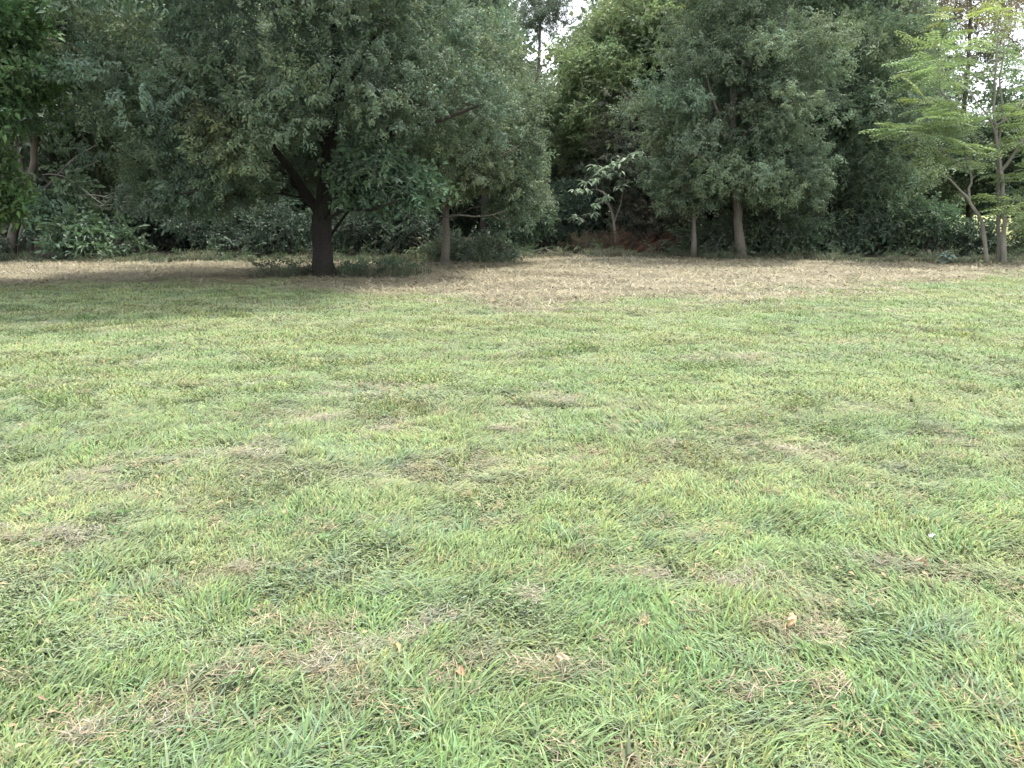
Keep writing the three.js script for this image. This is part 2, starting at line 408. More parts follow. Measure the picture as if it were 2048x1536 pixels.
const sunny = (x, d) => smoothstep(noise2(x * 0.16 + 5, d * 0.16), -0.3, 0.7);
function grassTone(x, d) {
  const n1 = noise2(x * 0.33 + 20, d * 0.33), n2 = noise2(x * 1.1, d * 1.1 + 40), n3 = noise2(x * 3.3 + 60, d * 3.3);
  let c = mixC([0.16, 0.25, 0.076], [0.24, 0.305, 0.09], clamp(0.5 + 0.5 * n1 + 0.35 * n2, 0, 1));
  c = mixC(c, [0.15, 0.25, 0.115], clamp(0.8 * n3 + 0.3 * n2 - 0.15, 0, 0.65));
  c = mixC(c, [0.27, 0.25, 0.14], clamp(0.45 * n2 - 0.5 * n1 + 0.5 * n3 - 0.4, 0, 0.45));
  c = mixC(c, [0.27, 0.30, 0.115], clamp(smoothstep(d, 6, 11) * 0.2 + 0.55 * noise2(x * 0.09 + 2, d * 0.75), 0, 0.6));
  return c;
}
{
  const near = [1, 2, 3, 4].map((s) => new Copies(tuft(200 + s, { n: 22, len: 0.075, wid: 0.0062, rad: 0.055, lean: 0.75, bias: 0.65, bend: 1.0 }), bladeMat));
  const fine = [1, 2].map((s) => new Copies(tuft(220 + s, { n: 26, len: 0.06, wid: 0.0042, rad: 0.06, lean: 0.7, bias: 0.5, bend: 1.1, dead: 0.3 }), bladeMat));
  const mid = [1, 2, 3].map((s) => new Copies(tuft(240 + s, { n: 24, len: 0.06, wid: 0.0075, rad: 0.08, lean: 0.75, bias: 0.4, bend: 1.0, dead: 0.08 }), bladeMat));
  const coarse = [1, 2, 3].map((s) => new Copies(tuft(260 + s, { n: 13, len: 0.19, wid: 0.0095, rad: 0.05, lean: 0.75, bias: 0.75, bend: 0.75, dead: 0.05 }), bladeMat));
  const m = new THREE.Matrix4(), e = new THREE.Euler(), q = new THREE.Quaternion();
  const put = (set, x, d, yaw, s, sy, c) => {
    e.set((R0() - 0.5) * 0.25, yaw, (R0() - 0.5) * 0.25); q.setFromEuler(e);
    m.compose(V(x, height(x, -d), -d), q, V(s, s * sy, s)); const k = 0.8 + 0.4 * R0();
    set[(R0() * set.length) | 0].add(m, c[0] * k, c[1] * k, c[2] * k);
  };
  const bands = [[1.3, 3, 620], [3, 5, 470], [5, 8, 360], [8, 12, 270], [12, 18, 190], [18, 25, 70]];
  for (const [d0, d1, dens] of bands) {
    const step = 1 / Math.sqrt(dens);
    for (let d = d0; d < d1; d += step) for (let x = -(0.66 * d + 1.3); x < 0.66 * d + 1.3; x += step) {
      const gx = x + (R0() - 0.5) * step * 1.6, gd = d + (R0() - 0.5) * step * 1.6;
      const straw = strawAt(gx, gd), bare = spot(BARE, gx, -gd), th = spot(THATCH, gx, -gd);
      if (woodAt(gx, gd) > R0() + 0.3) continue;
      if (straw * 0.9 > R0() || bare * 0.85 > R0() || th * 0.3 > R0()) continue;
      let c = grassTone(gx, gd);
      c = mixC(c, [0.29, 0.24, 0.14], clamp(straw * 0.8 + th * 0.5 * R0() + bare * 0.3, 0, 0.85));
      const yaw = 2.2 * noise2(gx * 0.9 + 3, gd * 0.9) + 1.5 * noise2(gx * 0.25, gd * 0.25) + 0.6;
      const tall = 0.85 + 0.4 * noise2(gx * 1.6 + 30, gd * 1.6) - 0.35 * th - 0.3 * straw;
      const pick = noise2(gx * 0.8 + 90, gd * 0.8);
      put(gd > 6.5 ? mid : pick > 0.25 && R0() < 0.7 ? fine : near, gx, gd, yaw + (R0() - 0.5) * 1.2, (0.8 + 0.45 * R0()) * (gd > 6.5 ? 1 + 0.02 * gd : 1), tall, c);
    }
  }
  // coarse bluish clumps of long blades
  const clumps = [[540, 975, 0.3], [190, 1180, 0.28], [250, 1130, 0.2], [920, 1430, 0.25], [780, 1440, 0.2], [430, 1300, 0.25], [200, 1290, 0.2], [1560, 1130, 0.2], [1790, 1260, 0.2], [1330, 1400, 0.3], [1000, 1230, 0.2], [700, 930, 0.3], [60, 1380, 0.25], [1700, 1470, 0.3], [1920, 1480, 0.25], [1150, 1480, 0.25], [480, 1520, 0.25], [1950, 1290, 0.22], [1200, 1090, 0.2], [640, 1170, 0.2], [880, 1090, 0.2], [1420, 1240, 0.2], [760, 1180, 0.2]];
  for (const [px, py, r] of clumps) {
    const g = ground(px, py), y0 = R0() * 6.28, n = Math.round(8 + 55 * r), blue = R0();
    for (let i = 0; i < n; i++) {
      const a = R0() * 6.283, s = Math.sqrt(R0()) * r;
      put(coarse, g.x + Math.cos(a) * s * 1.3, -(g.z + Math.sin(a) * s * 0.8), y0 + (R0() - 0.5) * 1.1, 0.45 + 0.35 * R0(), 0.7, mixC([0.19, 0.265, 0.085], [0.155, 0.24, 0.125], blue * (0.6 + 0.4 * R0())));
    }
  }
  for (let i = 0; i < 900; i++) {
    const d = 1.6 + 7 * Math.pow(R0(), 0.7), x = (R0() * 2 - 1) * (0.66 * d + 0.8);
    if (noise2(x * 0.7 + 11, d * 0.7) < -0.05 || spot(BARE, x, -d) > 0.4) continue;
    put(coarse, x, d, R0() * 6.28, 0.42 + 0.4 * R0(), 0.75, mixC([0.20, 0.27, 0.085], [0.15, 0.225, 0.11], R0()));
  }
  const ros = new Tris(), Rw = mulberry(290);
  for (let i = 0; i < 9; i++) { const a = i * 2.4, d = V(Math.cos(a), 0.25 + 0.5 * Rw(), Math.sin(a)).normalize(); leaf(ros, V(d.x * 0.012, 0.02, d.z * 0.012), d, V(-d.z, 0.1, d.x), 0.035 + 0.025 * Rw(), 0.022 + 0.012 * Rw(), [0.9 + 0.2 * Rw(), 1, 0.9], 0.35); }
  const weed = [new Copies(ros.geo(), bladeMat)];
  for (let i = 0; i < 520; i++) {
    const d = 1.6 + 9 * R0(), x = (R0() * 2 - 1) * (0.66 * d + 0.8); if (noise2(x * 0.9 + 33, d * 0.9) < 0.15) continue;
    put(weed, x, d, R0() * 6.28, 0.4 + 0.4 * R0(), 2.0, mixC([0.11, 0.20, 0.065], [0.14, 0.21, 0.08], R0()));
  }
  weed[0].build('weed_leaf', grass);
  near.forEach((s) => s.build('grass_blade', grass)); fine.forEach((s) => s.build('grass_blade', grass)); mid.forEach((s) => s.build('grass_blade', grass)); coarse.forEach((s) => s.build('grass_blade', grass));
}
// cut straw on the far strip, dried clippings on the near field
function strawBunch(seed, n, len, wid, rad, lift) {
  const R = mulberry(seed), T = new Tris();
  for (let i = 0; i < n; i++) {
    const a = R() * 6.283, q = Math.sqrt(R()) * rad, k = 0.55 + 0.8 * R();
    blade(T, V(Math.cos(a) * q, lift * R() * R(), Math.sin(a) * q), R() * 6.283, 1.2 + 0.5 * R(), len * (0.4 + 0.9 * R()), wid * (0.6 + 0.8 * R()), [k, k * (0.93 + 0.1 * R()), k * (0.8 + 0.3 * R())], (R() - 0.3) * 0.8);
  }
  return T.geo();
}
{
  const straw = base('cut_straw', V(), 'dry tan cut straw strewn in a strip along the wood edge', 'straw', null, 'stuff');
  const sets = [1, 2, 3].map((s) => new Copies(strawBunch(300 + s, 34, 0.17, 0.0065, 0.2, 0.05), strawMat)), m = new THREE.Matrix4();
  for (let d = 9; d < 27; d += 0.13) for (let x = -0.7 * d - 1.5; x < 0.7 * d + 1.5; x += 0.13) {
    const gx = x + (R0() - 0.5) * 0.2, gd = d + (R0() - 0.5) * 0.2, w = strawAt(gx, gd) + 0.06 * smoothstep(gd, 9, 14) * (noise2(gx * 0.8, gd * 0.8) > 0.3 ? 1 : 0);
    if (w * (0.74 + 0.4 * noise2(gx * 1.1 + 70, gd * 1.6)) < R0()) continue;
    const s = 0.6 + 0.7 * R0() + 0.3 * noise2(gx * 0.9, gd * 2), k = 0.72 + 0.45 * R0() + 0.22 * noise2(gx * 0.5 + 8, gd * 1.1) + 0.12 * noise2(gx * 2.5, gd * 3), c = mixC([0.335, 0.295, 0.195], [0.42, 0.39, 0.275], R0());
    m.makeRotationY(R0() * 6.283).scale(V(s, s * (0.6 + 0.8 * R0()), s)).setPosition(gx, height(gx, -gd) + 0.01, -gd);
    sets[(R0() * 3) | 0].add(m, c[0] * k, c[1] * k, c[2] * k);
  }
  const litter = new Tris(); leaf(litter, V(0, 0.03, 0), V(0, 0.1, 1).normalize(), V(1, 0.2, 0).normalize(), 0.11, 0.06, [1, 1, 1], 0.3);
  const fallen = new Copies(litter.geo(), strawMat);
  for (let i = 0; i < 1100; i++) {
    const d = 10 + 15 * R0(), x = (R0() * 2 - 1) * 0.68 * d; if (strawAt(x, d) < 0.25 + 0.5 * R0()) continue;
    const k = 0.5 + 0.9 * R0(); m.makeRotationY(R0() * 6.283).setPosition(x, 0.02 + 0.03 * R0(), -d); fallen.add(m, 0.17 * k, 0.115 * k, 0.07 * k);
  }
  sets.forEach((s) => s.build('straw_stalk', straw)); fallen.build('dead_leaf', straw);
  const clip = base('grass_clippings', V(), 'grey and tan dried grass clippings lying in patches on the lawn', 'grass clippings', null, 'stuff');
  const cs = [1, 2, 3].map((s) => new Copies(strawBunch(320 + s, 22, 0.075, 0.0032, 0.065, 0.02), strawMat));
  const lay = (x, z, s, c) => { m.makeRotationY(R0() * 6.283).scale(V(s, s, s)).setPosition(x, height(x, z) + 0.015 + 0.03 * R0(), z); cs[(R0() * 3) | 0].add(m, ...c); };
  for (const [p, r] of THATCH) for (let i = 0; i < 34 * r + 3; i++) {
    const a = R0() * 6.283, q = Math.sqrt(R0()) * R0() * r * 1.5, k = 0.7 + 0.5 * R0();
    lay(p.x + Math.cos(a) * q * 1.6, p.z + Math.sin(a) * q, 0.5 + 0.4 * R0() + (-p.z > 5 ? 0.3 : 0), mixC([0.29, 0.275, 0.22], [0.34, 0.285, 0.20], R0()).map((v) => v * k));
  }
  for (const [p, r] of BARE) for (let i = 0; i < 26 * r + 3; i++) {
    const a = R0() * 6.283, q = Math.sqrt(R0()) * r * 1.5, k = 0.7 + 0.6 * R0();
    lay(p.x + Math.cos(a) * q * 1.4, p.z + Math.sin(a) * q, 0.6 + 0.5 * R0(), mixC([0.24, 0.185, 0.125], [0.32, 0.265, 0.18], R0()).map((v) => v * k));
  }
  for (let i = 0; i < 1500; i++) {
    const d = 1.6 + 11 * R0(), x = (R0() * 2 - 1) * (0.66 * d + 0.8), k = 0.6 + 0.5 * R0();
    if (noise2(x * 0.6 + 50, d * 1.2) < -0.2) continue;
    lay(x, -d, 0.5 + 0.6 * R0(), [0.34 * k, 0.27 * k, 0.16 * k]);
  }
  const bit = new Tris(); leaf(bit, V(), V(0, 0.2, 1).normalize(), V(1, 0.3, 0).normalize(), 0.03, 0.014, [1, 1, 1], 0.5);
  const bits = new Copies(bit.geo(), strawMat);
  for (let i = 0; i < 700; i++) { const d = 1.6 + 9 * R0(), x = (R0() * 2 - 1) * (0.66 * d + 0.8), k = 0.6 + 0.6 * R0(); m.makeRotationY(R0() * 6.28).setPosition(x, 0.035 + 0.03 * R0(), -d); bits.add(m, 0.27 * k, 0.19 * k, 0.11 * k); }
  bits.build('dead_leaf', clip);
  cs.forEach((s) => s.build('dry_blade', clip));
}

// ---------------------------------------------------------------- trees
const DARK = barkOf([0.036, 0.028, 0.024], [0.085, 0.07, 0.055], 0.2), GREY = barkOf([0.19, 0.165, 0.135], [0.24, 0.215, 0.18], 0.15), PALE = barkOf([0.36, 0.33, 0.27], [0.36, 0.335, 0.28], 0.1);
function tree({ name, label, px, py, seed, limbs, crowns, kinds = ['small', 'small2'], col = [0.07, 0.11, 0.05], bark = GREY, mat = barkPale, per = 30, opts = {}, woodOpts = {}, split = 0.05, depth, group, category = 'tree', clear = [] }) {
  const g = depth ? at(px, py, depth).setY(0) : ground(px, py), t = base(name, g, label, category, group), D = -g.z, R = mulberry(seed), clusters = [];
  const loc = (p, dd = 0) => at(p[0], p[1], D + (p[2] ?? 0) + dd).sub(g);
  const L = limbs.map((l) => ({ pts: l.pts.map((p, i) => (i === 0 && l.root ? V(loc(p).x, -0.12, -(p[2] ?? 0)) : loc(p))), r0: l.r[0], r1: l.r[1], root: l.root }));
  for (const c of crowns) {
    const k = (D + (c.d ?? 0)) / F;
    envelope(R, clusters, loc([c.px, c.py, c.d ?? 0]), V(c.rx * k, c.ry * k, c.rz ?? c.rx * k), c.n, { r: c.r ?? 0.6, shell: c.shell ?? 0.45, bottom: c.bottom ?? -1, warm: c.warm ?? 0, keep: (p) => p.y > (c.floor ?? 0.8) && !clear.some((q) => { const w = at(q[0], q[1], -(p.z + g.z)).sub(g); return p.z > -(q[3] ?? 0.5) && Math.hypot(w.x - p.x, w.y - p.y) < q[2] * D / F; }) });
    if (c.col) for (const q of clusters.slice(-c.n)) q.col ??= c.col;
  }
  wood(grow(R, L, clusters, woodOpts), bark, mat, t, split);
  foliage(R, clusters, kinds, col, t, { per, ...opts });
  return t;
}

// the big spreading tree
tree({
  name: 'spreading_tree', label: 'big spreading tree with thick dark trunk standing alone in the field', px: 648, py: 553, seed: 41, bark: DARK, mat: barkDark, per: 24,
  col: [0.098, 0.15, 0.092], opts: { hue: 0.25 },
  clear: [[668, 130, 50], [670, 200, 50], [560, 310, 60, 1.2], [600, 380, 50], [830, 280, 45, 1.4], [640, 440, 75, 1.5], [640, 390, 60, 1], [655, 330, 40], [720, 300, 40], [905, 235, 22, 1.5], [650, 390, 40]],
  limbs: [
    { root: true, pts: [[648, 553], [646, 500], [642, 450], [650, 380], [660, 280], [668, 180], [672, 90], [668, -60], [660, -160]], r: [0.255, 0.05] },
    { pts: [[640, 460], [655, 400, -0.3], [690, 330, -0.6], [735, 290, -1], [800, 262, -1.4], [890, 238, -1.7], [960, 210, -2]], r: [0.11, 0.03] },
    { pts: [[645, 435], [618, 395, 0.1], [578, 335, -0.3], [548, 295, -0.8], [500, 240, -1.2], [450, 190, -1.6], [400, 120, -2]], r: [0.115, 0.03] },
    { pts: [[575, 340, -0.3], [530, 320, -0.8], [480, 340, -1.3], [420, 375, -1.9], [350, 390, -2.3]], r: [0.06, 0.02] },
    { pts: [[655, 300], [625, 240, 0.6], [590, 160, 1.2], [560, 60, 1.6], [530, -60, 2]], r: [0.10, 0.03] },
    { pts: [[664, 220], [700, 160, -0.4], [740, 90, -0.9], [790, 20, -1.2], [850, -80, -1]], r: [0.09, 0.03] },
    { pts: [[648, 400], [690, 380, 0.8], [760, 350, 1.8], [850, 300, 2.6], [930, 260, 3]], r: [0.10, 0.03] },
    { pts: [[640, 430], [600, 380, 1.0], [520, 300, 2.2], [420, 230, 3], [330, 180, 3.2]], r: [0.10, 0.03] },
    { pts: [[644, 445], [690, 420, -0.6], [740, 420, -1.4], [800, 400, -2.2]], r: [0.05, 0.02] },
  ],
  crowns: [
    { px: 590, py: 130, rx: 390, ry: 270, n: 165, bottom: -0.85, r: 0.75, floor: 2.3 },
    { px: 345, py: 235, rx: 155, ry: 150, rz: 2.6, n: 44, r: 0.65, floor: 1.7 },
    { px: 390, py: 375, rx: 140, ry: 50, rz: 1.8, n: 22, r: 0.42, d: -0.6, floor: 1.65 },
    { px: 870, py: 170, rx: 140, ry: 160, rz: 2.2, n: 36, r: 0.65, floor: 2.2 },
    { px: 600, py: 240, rx: 240, ry: 110, rz: 2.8, n: 34, r: 0.6, d: -1.2, floor: 2.4 },
    { px: 480, py: 280, rx: 60, ry: 40, n: 8, r: 0.45, d: -2.5, warm: 0.25 },
    { px: 640, py: 380, rx: 160, ry: 70, rz: 2.4, n: 12, r: 0.45, d: 0.8, floor: 2.0 },
    { px: 620, py: -200, rx: 330, ry: 150, n: 60, r: 0.8 },
  ],
});
// broad-leaved branch low on its right side reads as a darker glossy clump
tree({
  name: 'leafy_sapling', label: 'dark glossy leafy clump low beside the right of the thick dark trunk', px: 690, py: 553, seed: 42, bark: DARK, mat: barkDark, per: 22, kinds: ['medium'], col: [0.055, 0.115, 0.062], opts: { flat: 0.8 },
  limbs: [{ root: true, pts: [[650, 548, 0.45], [655, 490, 0.4], [690, 430, 0.1], [760, 390, -1.2], [810, 350, -1.4]], r: [0.05, 0.015] }],
  crowns: [{ px: 785, py: 360, rx: 90, ry: 55, rz: 0.8, n: 16, r: 0.28, d: -1.3, floor: 1.7 }],
});
tree({
  name: 'roundtop_tree', label: 'small round tree on a slim pale trunk right of the thick dark trunk', px: 890, py: 530, seed: 43, bark: GREY, per: 30, col: [0.095, 0.14, 0.078],
  limbs: [{ root: true, pts: [[889, 530], [891, 470], [893, 400], [905, 320], [920, 230], [930, 150]], r: [0.125, 0.03] }, { pts: [[893, 420], [930, 370, -0.6], [990, 320, -1.1], [1040, 290, -1.2]], r: [0.05, 0.02] }, { pts: [[892, 410], [870, 370, -0.5], [830, 320, -0.9]], r: [0.05, 0.02] }],
  crowns: [{ px: 955, py: 300, rx: 115, ry: 140, rz: 2.2, n: 76, r: 0.55, bottom: -0.8, floor: 1.9 }, { px: 1020, py: 400, rx: 50, ry: 35, rz: 1.0, n: 9, r: 0.42, d: 0.5, floor: 1.4 }, { px: 860, py: 385, rx: 45, ry: 20, n: 6, r: 0.4, floor: 1.7 }],
});
tree({
  name: 'dense_tree', label: 'tall dense oval tree with a short pale trunk at the straw edge', px: 1482, py: 517, seed: 44, bark: GREY, clear: [[1470, 300, 30], [1466, 240, 35], [1468, 180, 30], [1425, 200, 25, 1], [1520, 250, 25, 1], [1476, 420, 25], [1390, 310, 25, 1.5]], per: 30, col: [0.105, 0.158, 0.092], kinds: ['small', 'small2'],
  limbs: [
    { root: true, pts: [[1482, 517], [1478, 470], [1474, 400], [1470, 320], [1466, 240], [1468, 160], [1472, 60], [1470, -60], [1470, -180]], r: [0.17, 0.04] },
    { pts: [[1470, 310], [1445, 250, -0.5], [1425, 190, -0.8], [1405, 120, -1]], r: [0.06, 0.02] }, { pts: [[1470, 290], [1510, 250, -0.7], [1550, 235, -1.2], [1590, 200, -1.5]], r: [0.05, 0.02] },
    { pts: [[1474, 380], [1430, 340, -0.9], [1395, 310, -1.5], [1360, 305, -1.9]], r: [0.05, 0.015] }, { pts: [[1468, 200], [1500, 150, -0.5], [1545, 90, -0.8], [1580, 20, -1]], r: [0.06, 0.02] },
  ],
  crowns: [{ px: 1480, py: 190, rx: 185, ry: 250, rz: 2.9, n: 160, r: 0.62, bottom: -0.97, floor: 1.9 }, { px: 1400, py: 345, rx: 85, ry: 85, rz: 1.6, n: 28, r: 0.52, floor: 1.6 }, { px: 1560, py: 350, rx: 110, ry: 70, rz: 1.8, n: 26, r: 0.52, floor: 1.6 }, { px: 1480, py: -160, rx: 150, ry: 140, rz: 2.4, n: 50, r: 0.7 }, { px: 1330, py: 255, rx: 30, ry: 30, n: 6, r: 0.4, warm: 0.25 }],
});
tree({
  name: 'slim_tree', label: 'slim straight trunk like a post left of the dense oval tree', px: 1388, py: 517, seed: 45, bark: GREY, per: 22, col: [0.098, 0.14, 0.078],
  limbs: [{ root: true, pts: [[1387, 517], [1388, 470], [1389, 420], [1386, 350], [1380, 280]], r: [0.10, 0.03] }],
  crowns: [{ px: 1380, py: 330, rx: 60, ry: 80, rz: 1.2, n: 26, r: 0.45, d: 0.2, floor: 1.7 }],
});
tree({
  name: 'dark_trunk_tree', label: 'shaded tree with a dark trunk behind the right of the dense oval tree', px: 1655, py: 505, seed: 46, bark: DARK, mat: barkDark, per: 28, col: [0.105, 0.16, 0.095], kinds: ['medium', 'small2'],
  limbs: [{ root: true, pts: [[1655, 505], [1652, 420], [1655, 330], [1660, 200], [1665, 60], [1660, -80]], r: [0.18, 0.04] }, { pts: [[1655, 320], [1700, 260, -0.6], [1740, 200, -1]], r: [0.06, 0.02] }, { pts: [[1656, 280], [1620, 220, -0.5], [1595, 150, -0.9]], r: [0.06, 0.02] }],
  crowns: [{ px: 1690, py: 190, rx: 140, ry: 230, rz: 2.8, n: 150, r: 0.75, bottom: -0.95 }, { px: 1740, py: 370, rx: 80, ry: 60, rz: 1.8, n: 26, r: 0.55, floor: 1.4 }, { px: 1650, py: -100, rx: 130, ry: 110, n: 34, r: 0.8 }],
});
// pale feathery tree at the right edge: two stems and a leaning one
tree({
  name: 'feathery_tree', label: 'pale slender forked tree with feathery yellow green tiers at field edge', px: 1996, py: 527, seed: 47, clear: [[1996, 400, 40], [1996, 330, 45], [1998, 250, 40], [1990, 180, 35], [2020, 310, 30], [1930, 330, 25], [1940, 390, 30], [1965, 440, 40], [2000, 480, 60]], bark: PALE, per: 3, kinds: ['frond'], col: [0.165, 0.23, 0.09], opts: { flat: 0.3, up: 0.02, roll: 0.4, jit: 0.35, hue: 0.2, size: 0.95 }, split: 0.03,
  limbs: [
    { root: true, pts: [[2008, 527], [2008, 460], [2006, 390], [2004, 345], [1992, 270], [1988, 200], [1992, 120], [1998, 40]], r: [0.075, 0.02] },
    { root: true, pts: [[1999, 524, 0.2], [1996, 440, 0.2], [1994, 350, 0.2], [1995, 290, 0.2], [2005, 240, 0.1], [2000, 170, 0], [2010, 90]], r: [0.06, 0.02] },
    { pts: [[2005, 348], [2030, 300, -0.2], [2060, 265, -0.3], [2100, 220, -0.4]], r: [0.05, 0.02] },
    { pts: [[1992, 270], [1975, 230, -0.2], [1957, 207, -0.3], [1935, 180, -0.4]], r: [0.035, 0.014] },
    { pts: [[1998, 255], [2020, 230], [2036, 212, -0.2], [2070, 180]], r: [0.035, 0.014] },
    { root: true, pts: [[1980, 492, 0.1], [1963, 445], [1940, 402], [1915, 375, -0.2], [1890, 350, -0.4]], r: [0.065, 0.02] },
    { pts: [[1940, 402], [1938, 378, 0.1], [1943, 358, 0.1], [1930, 318, 0.1], [1928, 265, 0], [1912, 220, -0.2], [1885, 185, -0.4], [1870, 175, -0.5]], r: [0.045, 0.014] },
    { pts: [[1928, 345, 0.1], [1905, 320, -0.2], [1882, 300, -0.4]], r: [0.02, 0.01] }, { pts: [[1930, 300, 0.1], [1950, 292, 0], [1965, 275, -0.1]], r: [0.02, 0.01] },
  ],
  crowns: [
    { px: 1845, py: 262, rx: 60, ry: 16, rz: 0.9, n: 6, r: 0.45, d: -0.6 }, { px: 1870, py: 212, rx: 38, ry: 12, rz: 0.7, n: 7, r: 0.45, d: -0.3 }, { px: 1880, py: 290, rx: 65, ry: 18, rz: 0.9, n: 7, r: 0.45, d: -0.4 }, { px: 1830, py: 240, rx: 30, ry: 10, n: 4, r: 0.4, d: -0.5 },
    { px: 1890, py: 145, rx: 65, ry: 28, rz: 1.2, n: 12, r: 0.5, d: 0.8 }, { px: 1870, py: 110, rx: 55, ry: 18, rz: 1.0, n: 7, r: 0.5 }, { px: 1960, py: 320, rx: 30, ry: 20, n: 6, r: 0.4, d: 0.2 }, { px: 1945, py: 255, rx: 30, ry: 14, n: 4, r: 0.4 },
    { px: 2040, py: 410, rx: 50, ry: 28, rz: 1.0, n: 10, r: 0.5, d: -0.5 }, { px: 2045, py: 350, rx: 35, ry: 16, rz: 0.9, n: 6, r: 0.45 }, { px: 2040, py: 200, rx: 40, ry: 18, n: 5, r: 0.5, d: 0.6 }, { px: 2060, py: 120, rx: 60, ry: 30, n: 6, r: 0.5 }, { px: 1965, py: 395, rx: 45, ry: 12, n: 6, r: 0.4, d: -0.2 }, { px: 1985, py: 50, rx: 80, ry: 30, rz: 1.2, n: 7, r: 0.5, warm: 0.2, d: 0.8 }, { px: 2100, py: 260, rx: 60, ry: 60, n: 14, r: 0.6 },
  ],
});
// trees behind the first row
const back = (name, label, seed, px, d, crowns, o = {}) => tree({
  name, label, px, py: 470, depth: d, seed, bark: o.bark ?? GREY, per: o.per ?? 24, kinds: o.kinds ?? ['far', 'medium'], col: o.col ?? [0.1, 0.148, 0.082], opts: o.opts ?? {}, group: o.group,
  limbs: [{ root: true, pts: [[px, 500], [px + 6, 380], [px - 8, 250], [px + (o.lean ?? 4), 100], [px + (o.lean ?? 4) * 1.5, -80]].slice(0, o.short ? 3 : 5), r: [o.r ?? 0.2, 0.04] }], crowns,
});
back('yellow_green_tree', 'tall yellow green rounded tree behind the gap right of the sky opening', 51, 1235, 33, [
  { px: 1232, py: 130, rx: 85, ry: 110, rz: 2.6, n: 66, r: 0.7, bottom: -0.9 }, { px: 1300, py: 40, rx: 75, ry: 90, rz: 2.4, n: 44, r: 0.85 }, { px: 1190, py: 190, rx: 55, ry: 120, rz: 1.8, n: 42, r: 0.7, d: -1.2 }, { px: 1240, py: 270, rx: 110, ry: 90, rz: 3, n: 40, r: 0.8, d: 1, col: [0.10, 0.14, 0.08] }, { px: 1150, py: 250, rx: 60, ry: 90, rz: 2, n: 26, r: 0.8, d: 1 }], { col: [0.165, 0.225, 0.105], per: 30, kinds: ['medium', 'small'] });
back('pale_top_tree', 'pale green leafy tree behind the right shoulder of the spreading tree', 52, 965, 29, [
  { px: 915, py: 50, rx: 75, ry: 110, rz: 2.2, n: 66, r: 0.65 }, { px: 990, py: 250, rx: 60, ry: 90, rz: 2, n: 36, r: 0.7, d: 0.5 }], { col: [0.115, 0.17, 0.105], kinds: ['narrow', 'medium'], per: 30, bark: DARK });
back('twin_trunk_tree', 'leaning grey twin trunked tree among shrubs at the left wood edge', 53, 40, 26, [
  { px: 60, py: 90, rx: 170, ry: 170, rz: 3, n: 90, r: 0.8, floor: 4.2 }], { col: [0.05, 0.085, 0.045], short: true });
back('bushy_back_tree', 'light green bushy tree behind the left shoulder of the spreading tree', 54, 235, 30, [
  { px: 220, py: 60, rx: 130, ry: 150, rz: 3, n: 100, r: 0.85 }, { px: 330, py: 250, rx: 130, ry: 130, rz: 2.5, n: 50, r: 0.8, d: 0.5 }], { col: [0.10, 0.15, 0.075] });
back('sparse_tall_tree', 'tall sparse dark tree hanging thin leaves across the sky opening', 55, 1075, 39, [
  { px: 1085, py: 20, rx: 65, ry: 90, rz: 2.4, n: 34, r: 0.5, shell: 0.9 }, { px: 1060, py: 230, rx: 75, ry: 50, rz: 3, n: 40, r: 0.9 }, { px: 1100, py: 345, rx: 110, ry: 90, rz: 3, n: 60, r: 1.0 }, { px: 1110, py: -90, rx: 140, ry: 60, n: 20, r: 0.7 }], { col: [0.075, 0.105, 0.07], kinds: ['narrow', 'small'], per: 17, r: 0.16 });
back('brownish_tall_tree', 'tall thin brownish tree with sky showing between its leaves at top right', 56, 1935, 36, [
  { px: 1935, py: 15, rx: 130, ry: 70, rz: 3, n: 26, r: 0.65, shell: 0.7, col: [0.15, 0.13, 0.065] }, { px: 2010, py: 100, rx: 80, ry: 50, rz: 2.5, n: 7, r: 0.55, shell: 0.8 }, { px: 1960, py: 320, rx: 150, ry: 75, rz: 3, n: 80, r: 0.85, col: [0.055, 0.095, 0.045] }, { px: 1810, py: 60, rx: 50, ry: 70, n: 9, r: 0.6 }], { col: [0.085, 0.095, 0.05], kinds: ['narrow', 'medium'], per: 20 });
back('grey_green_tree', 'grey green hazy tall tree topping the dark trunk tree', 57, 1735, 37, [
  { px: 1735, py: 40, rx: 110, ry: 120, rz: 3, n: 80, r: 0.85 }, { px: 1790, py: 240, rx: 110, ry: 130, rz: 3, n: 80, r: 0.9 }, { px: 1700, py: -120, rx: 120, ry: 80, n: 36, r: 0.9 }], { col: [0.12, 0.16, 0.115], kinds: ['narrow', 'far'], per: 22 });
back('shadowed_tree', 'brown shadowed tree hung with bare twigs behind the pale leaved sapling', 58, 1265, 30.5, [
  { px: 1270, py: 330, rx: 80, ry: 130, rz: 1.8, n: 50, r: 0.7 }], { col: [0.09, 0.105, 0.072], kinds: ['small', 'small2'], per: 22, short: true, r: 0.12 });
back('leafy_edge_tree', 'deep green tree filling the right edge behind the pale feathery tree', 59, 2090, 31, [
  { px: 2080, py: 300, rx: 100, ry: 120, rz: 3, n: 70, r: 0.85 }], { col: [0.055, 0.10, 0.045], short: true });
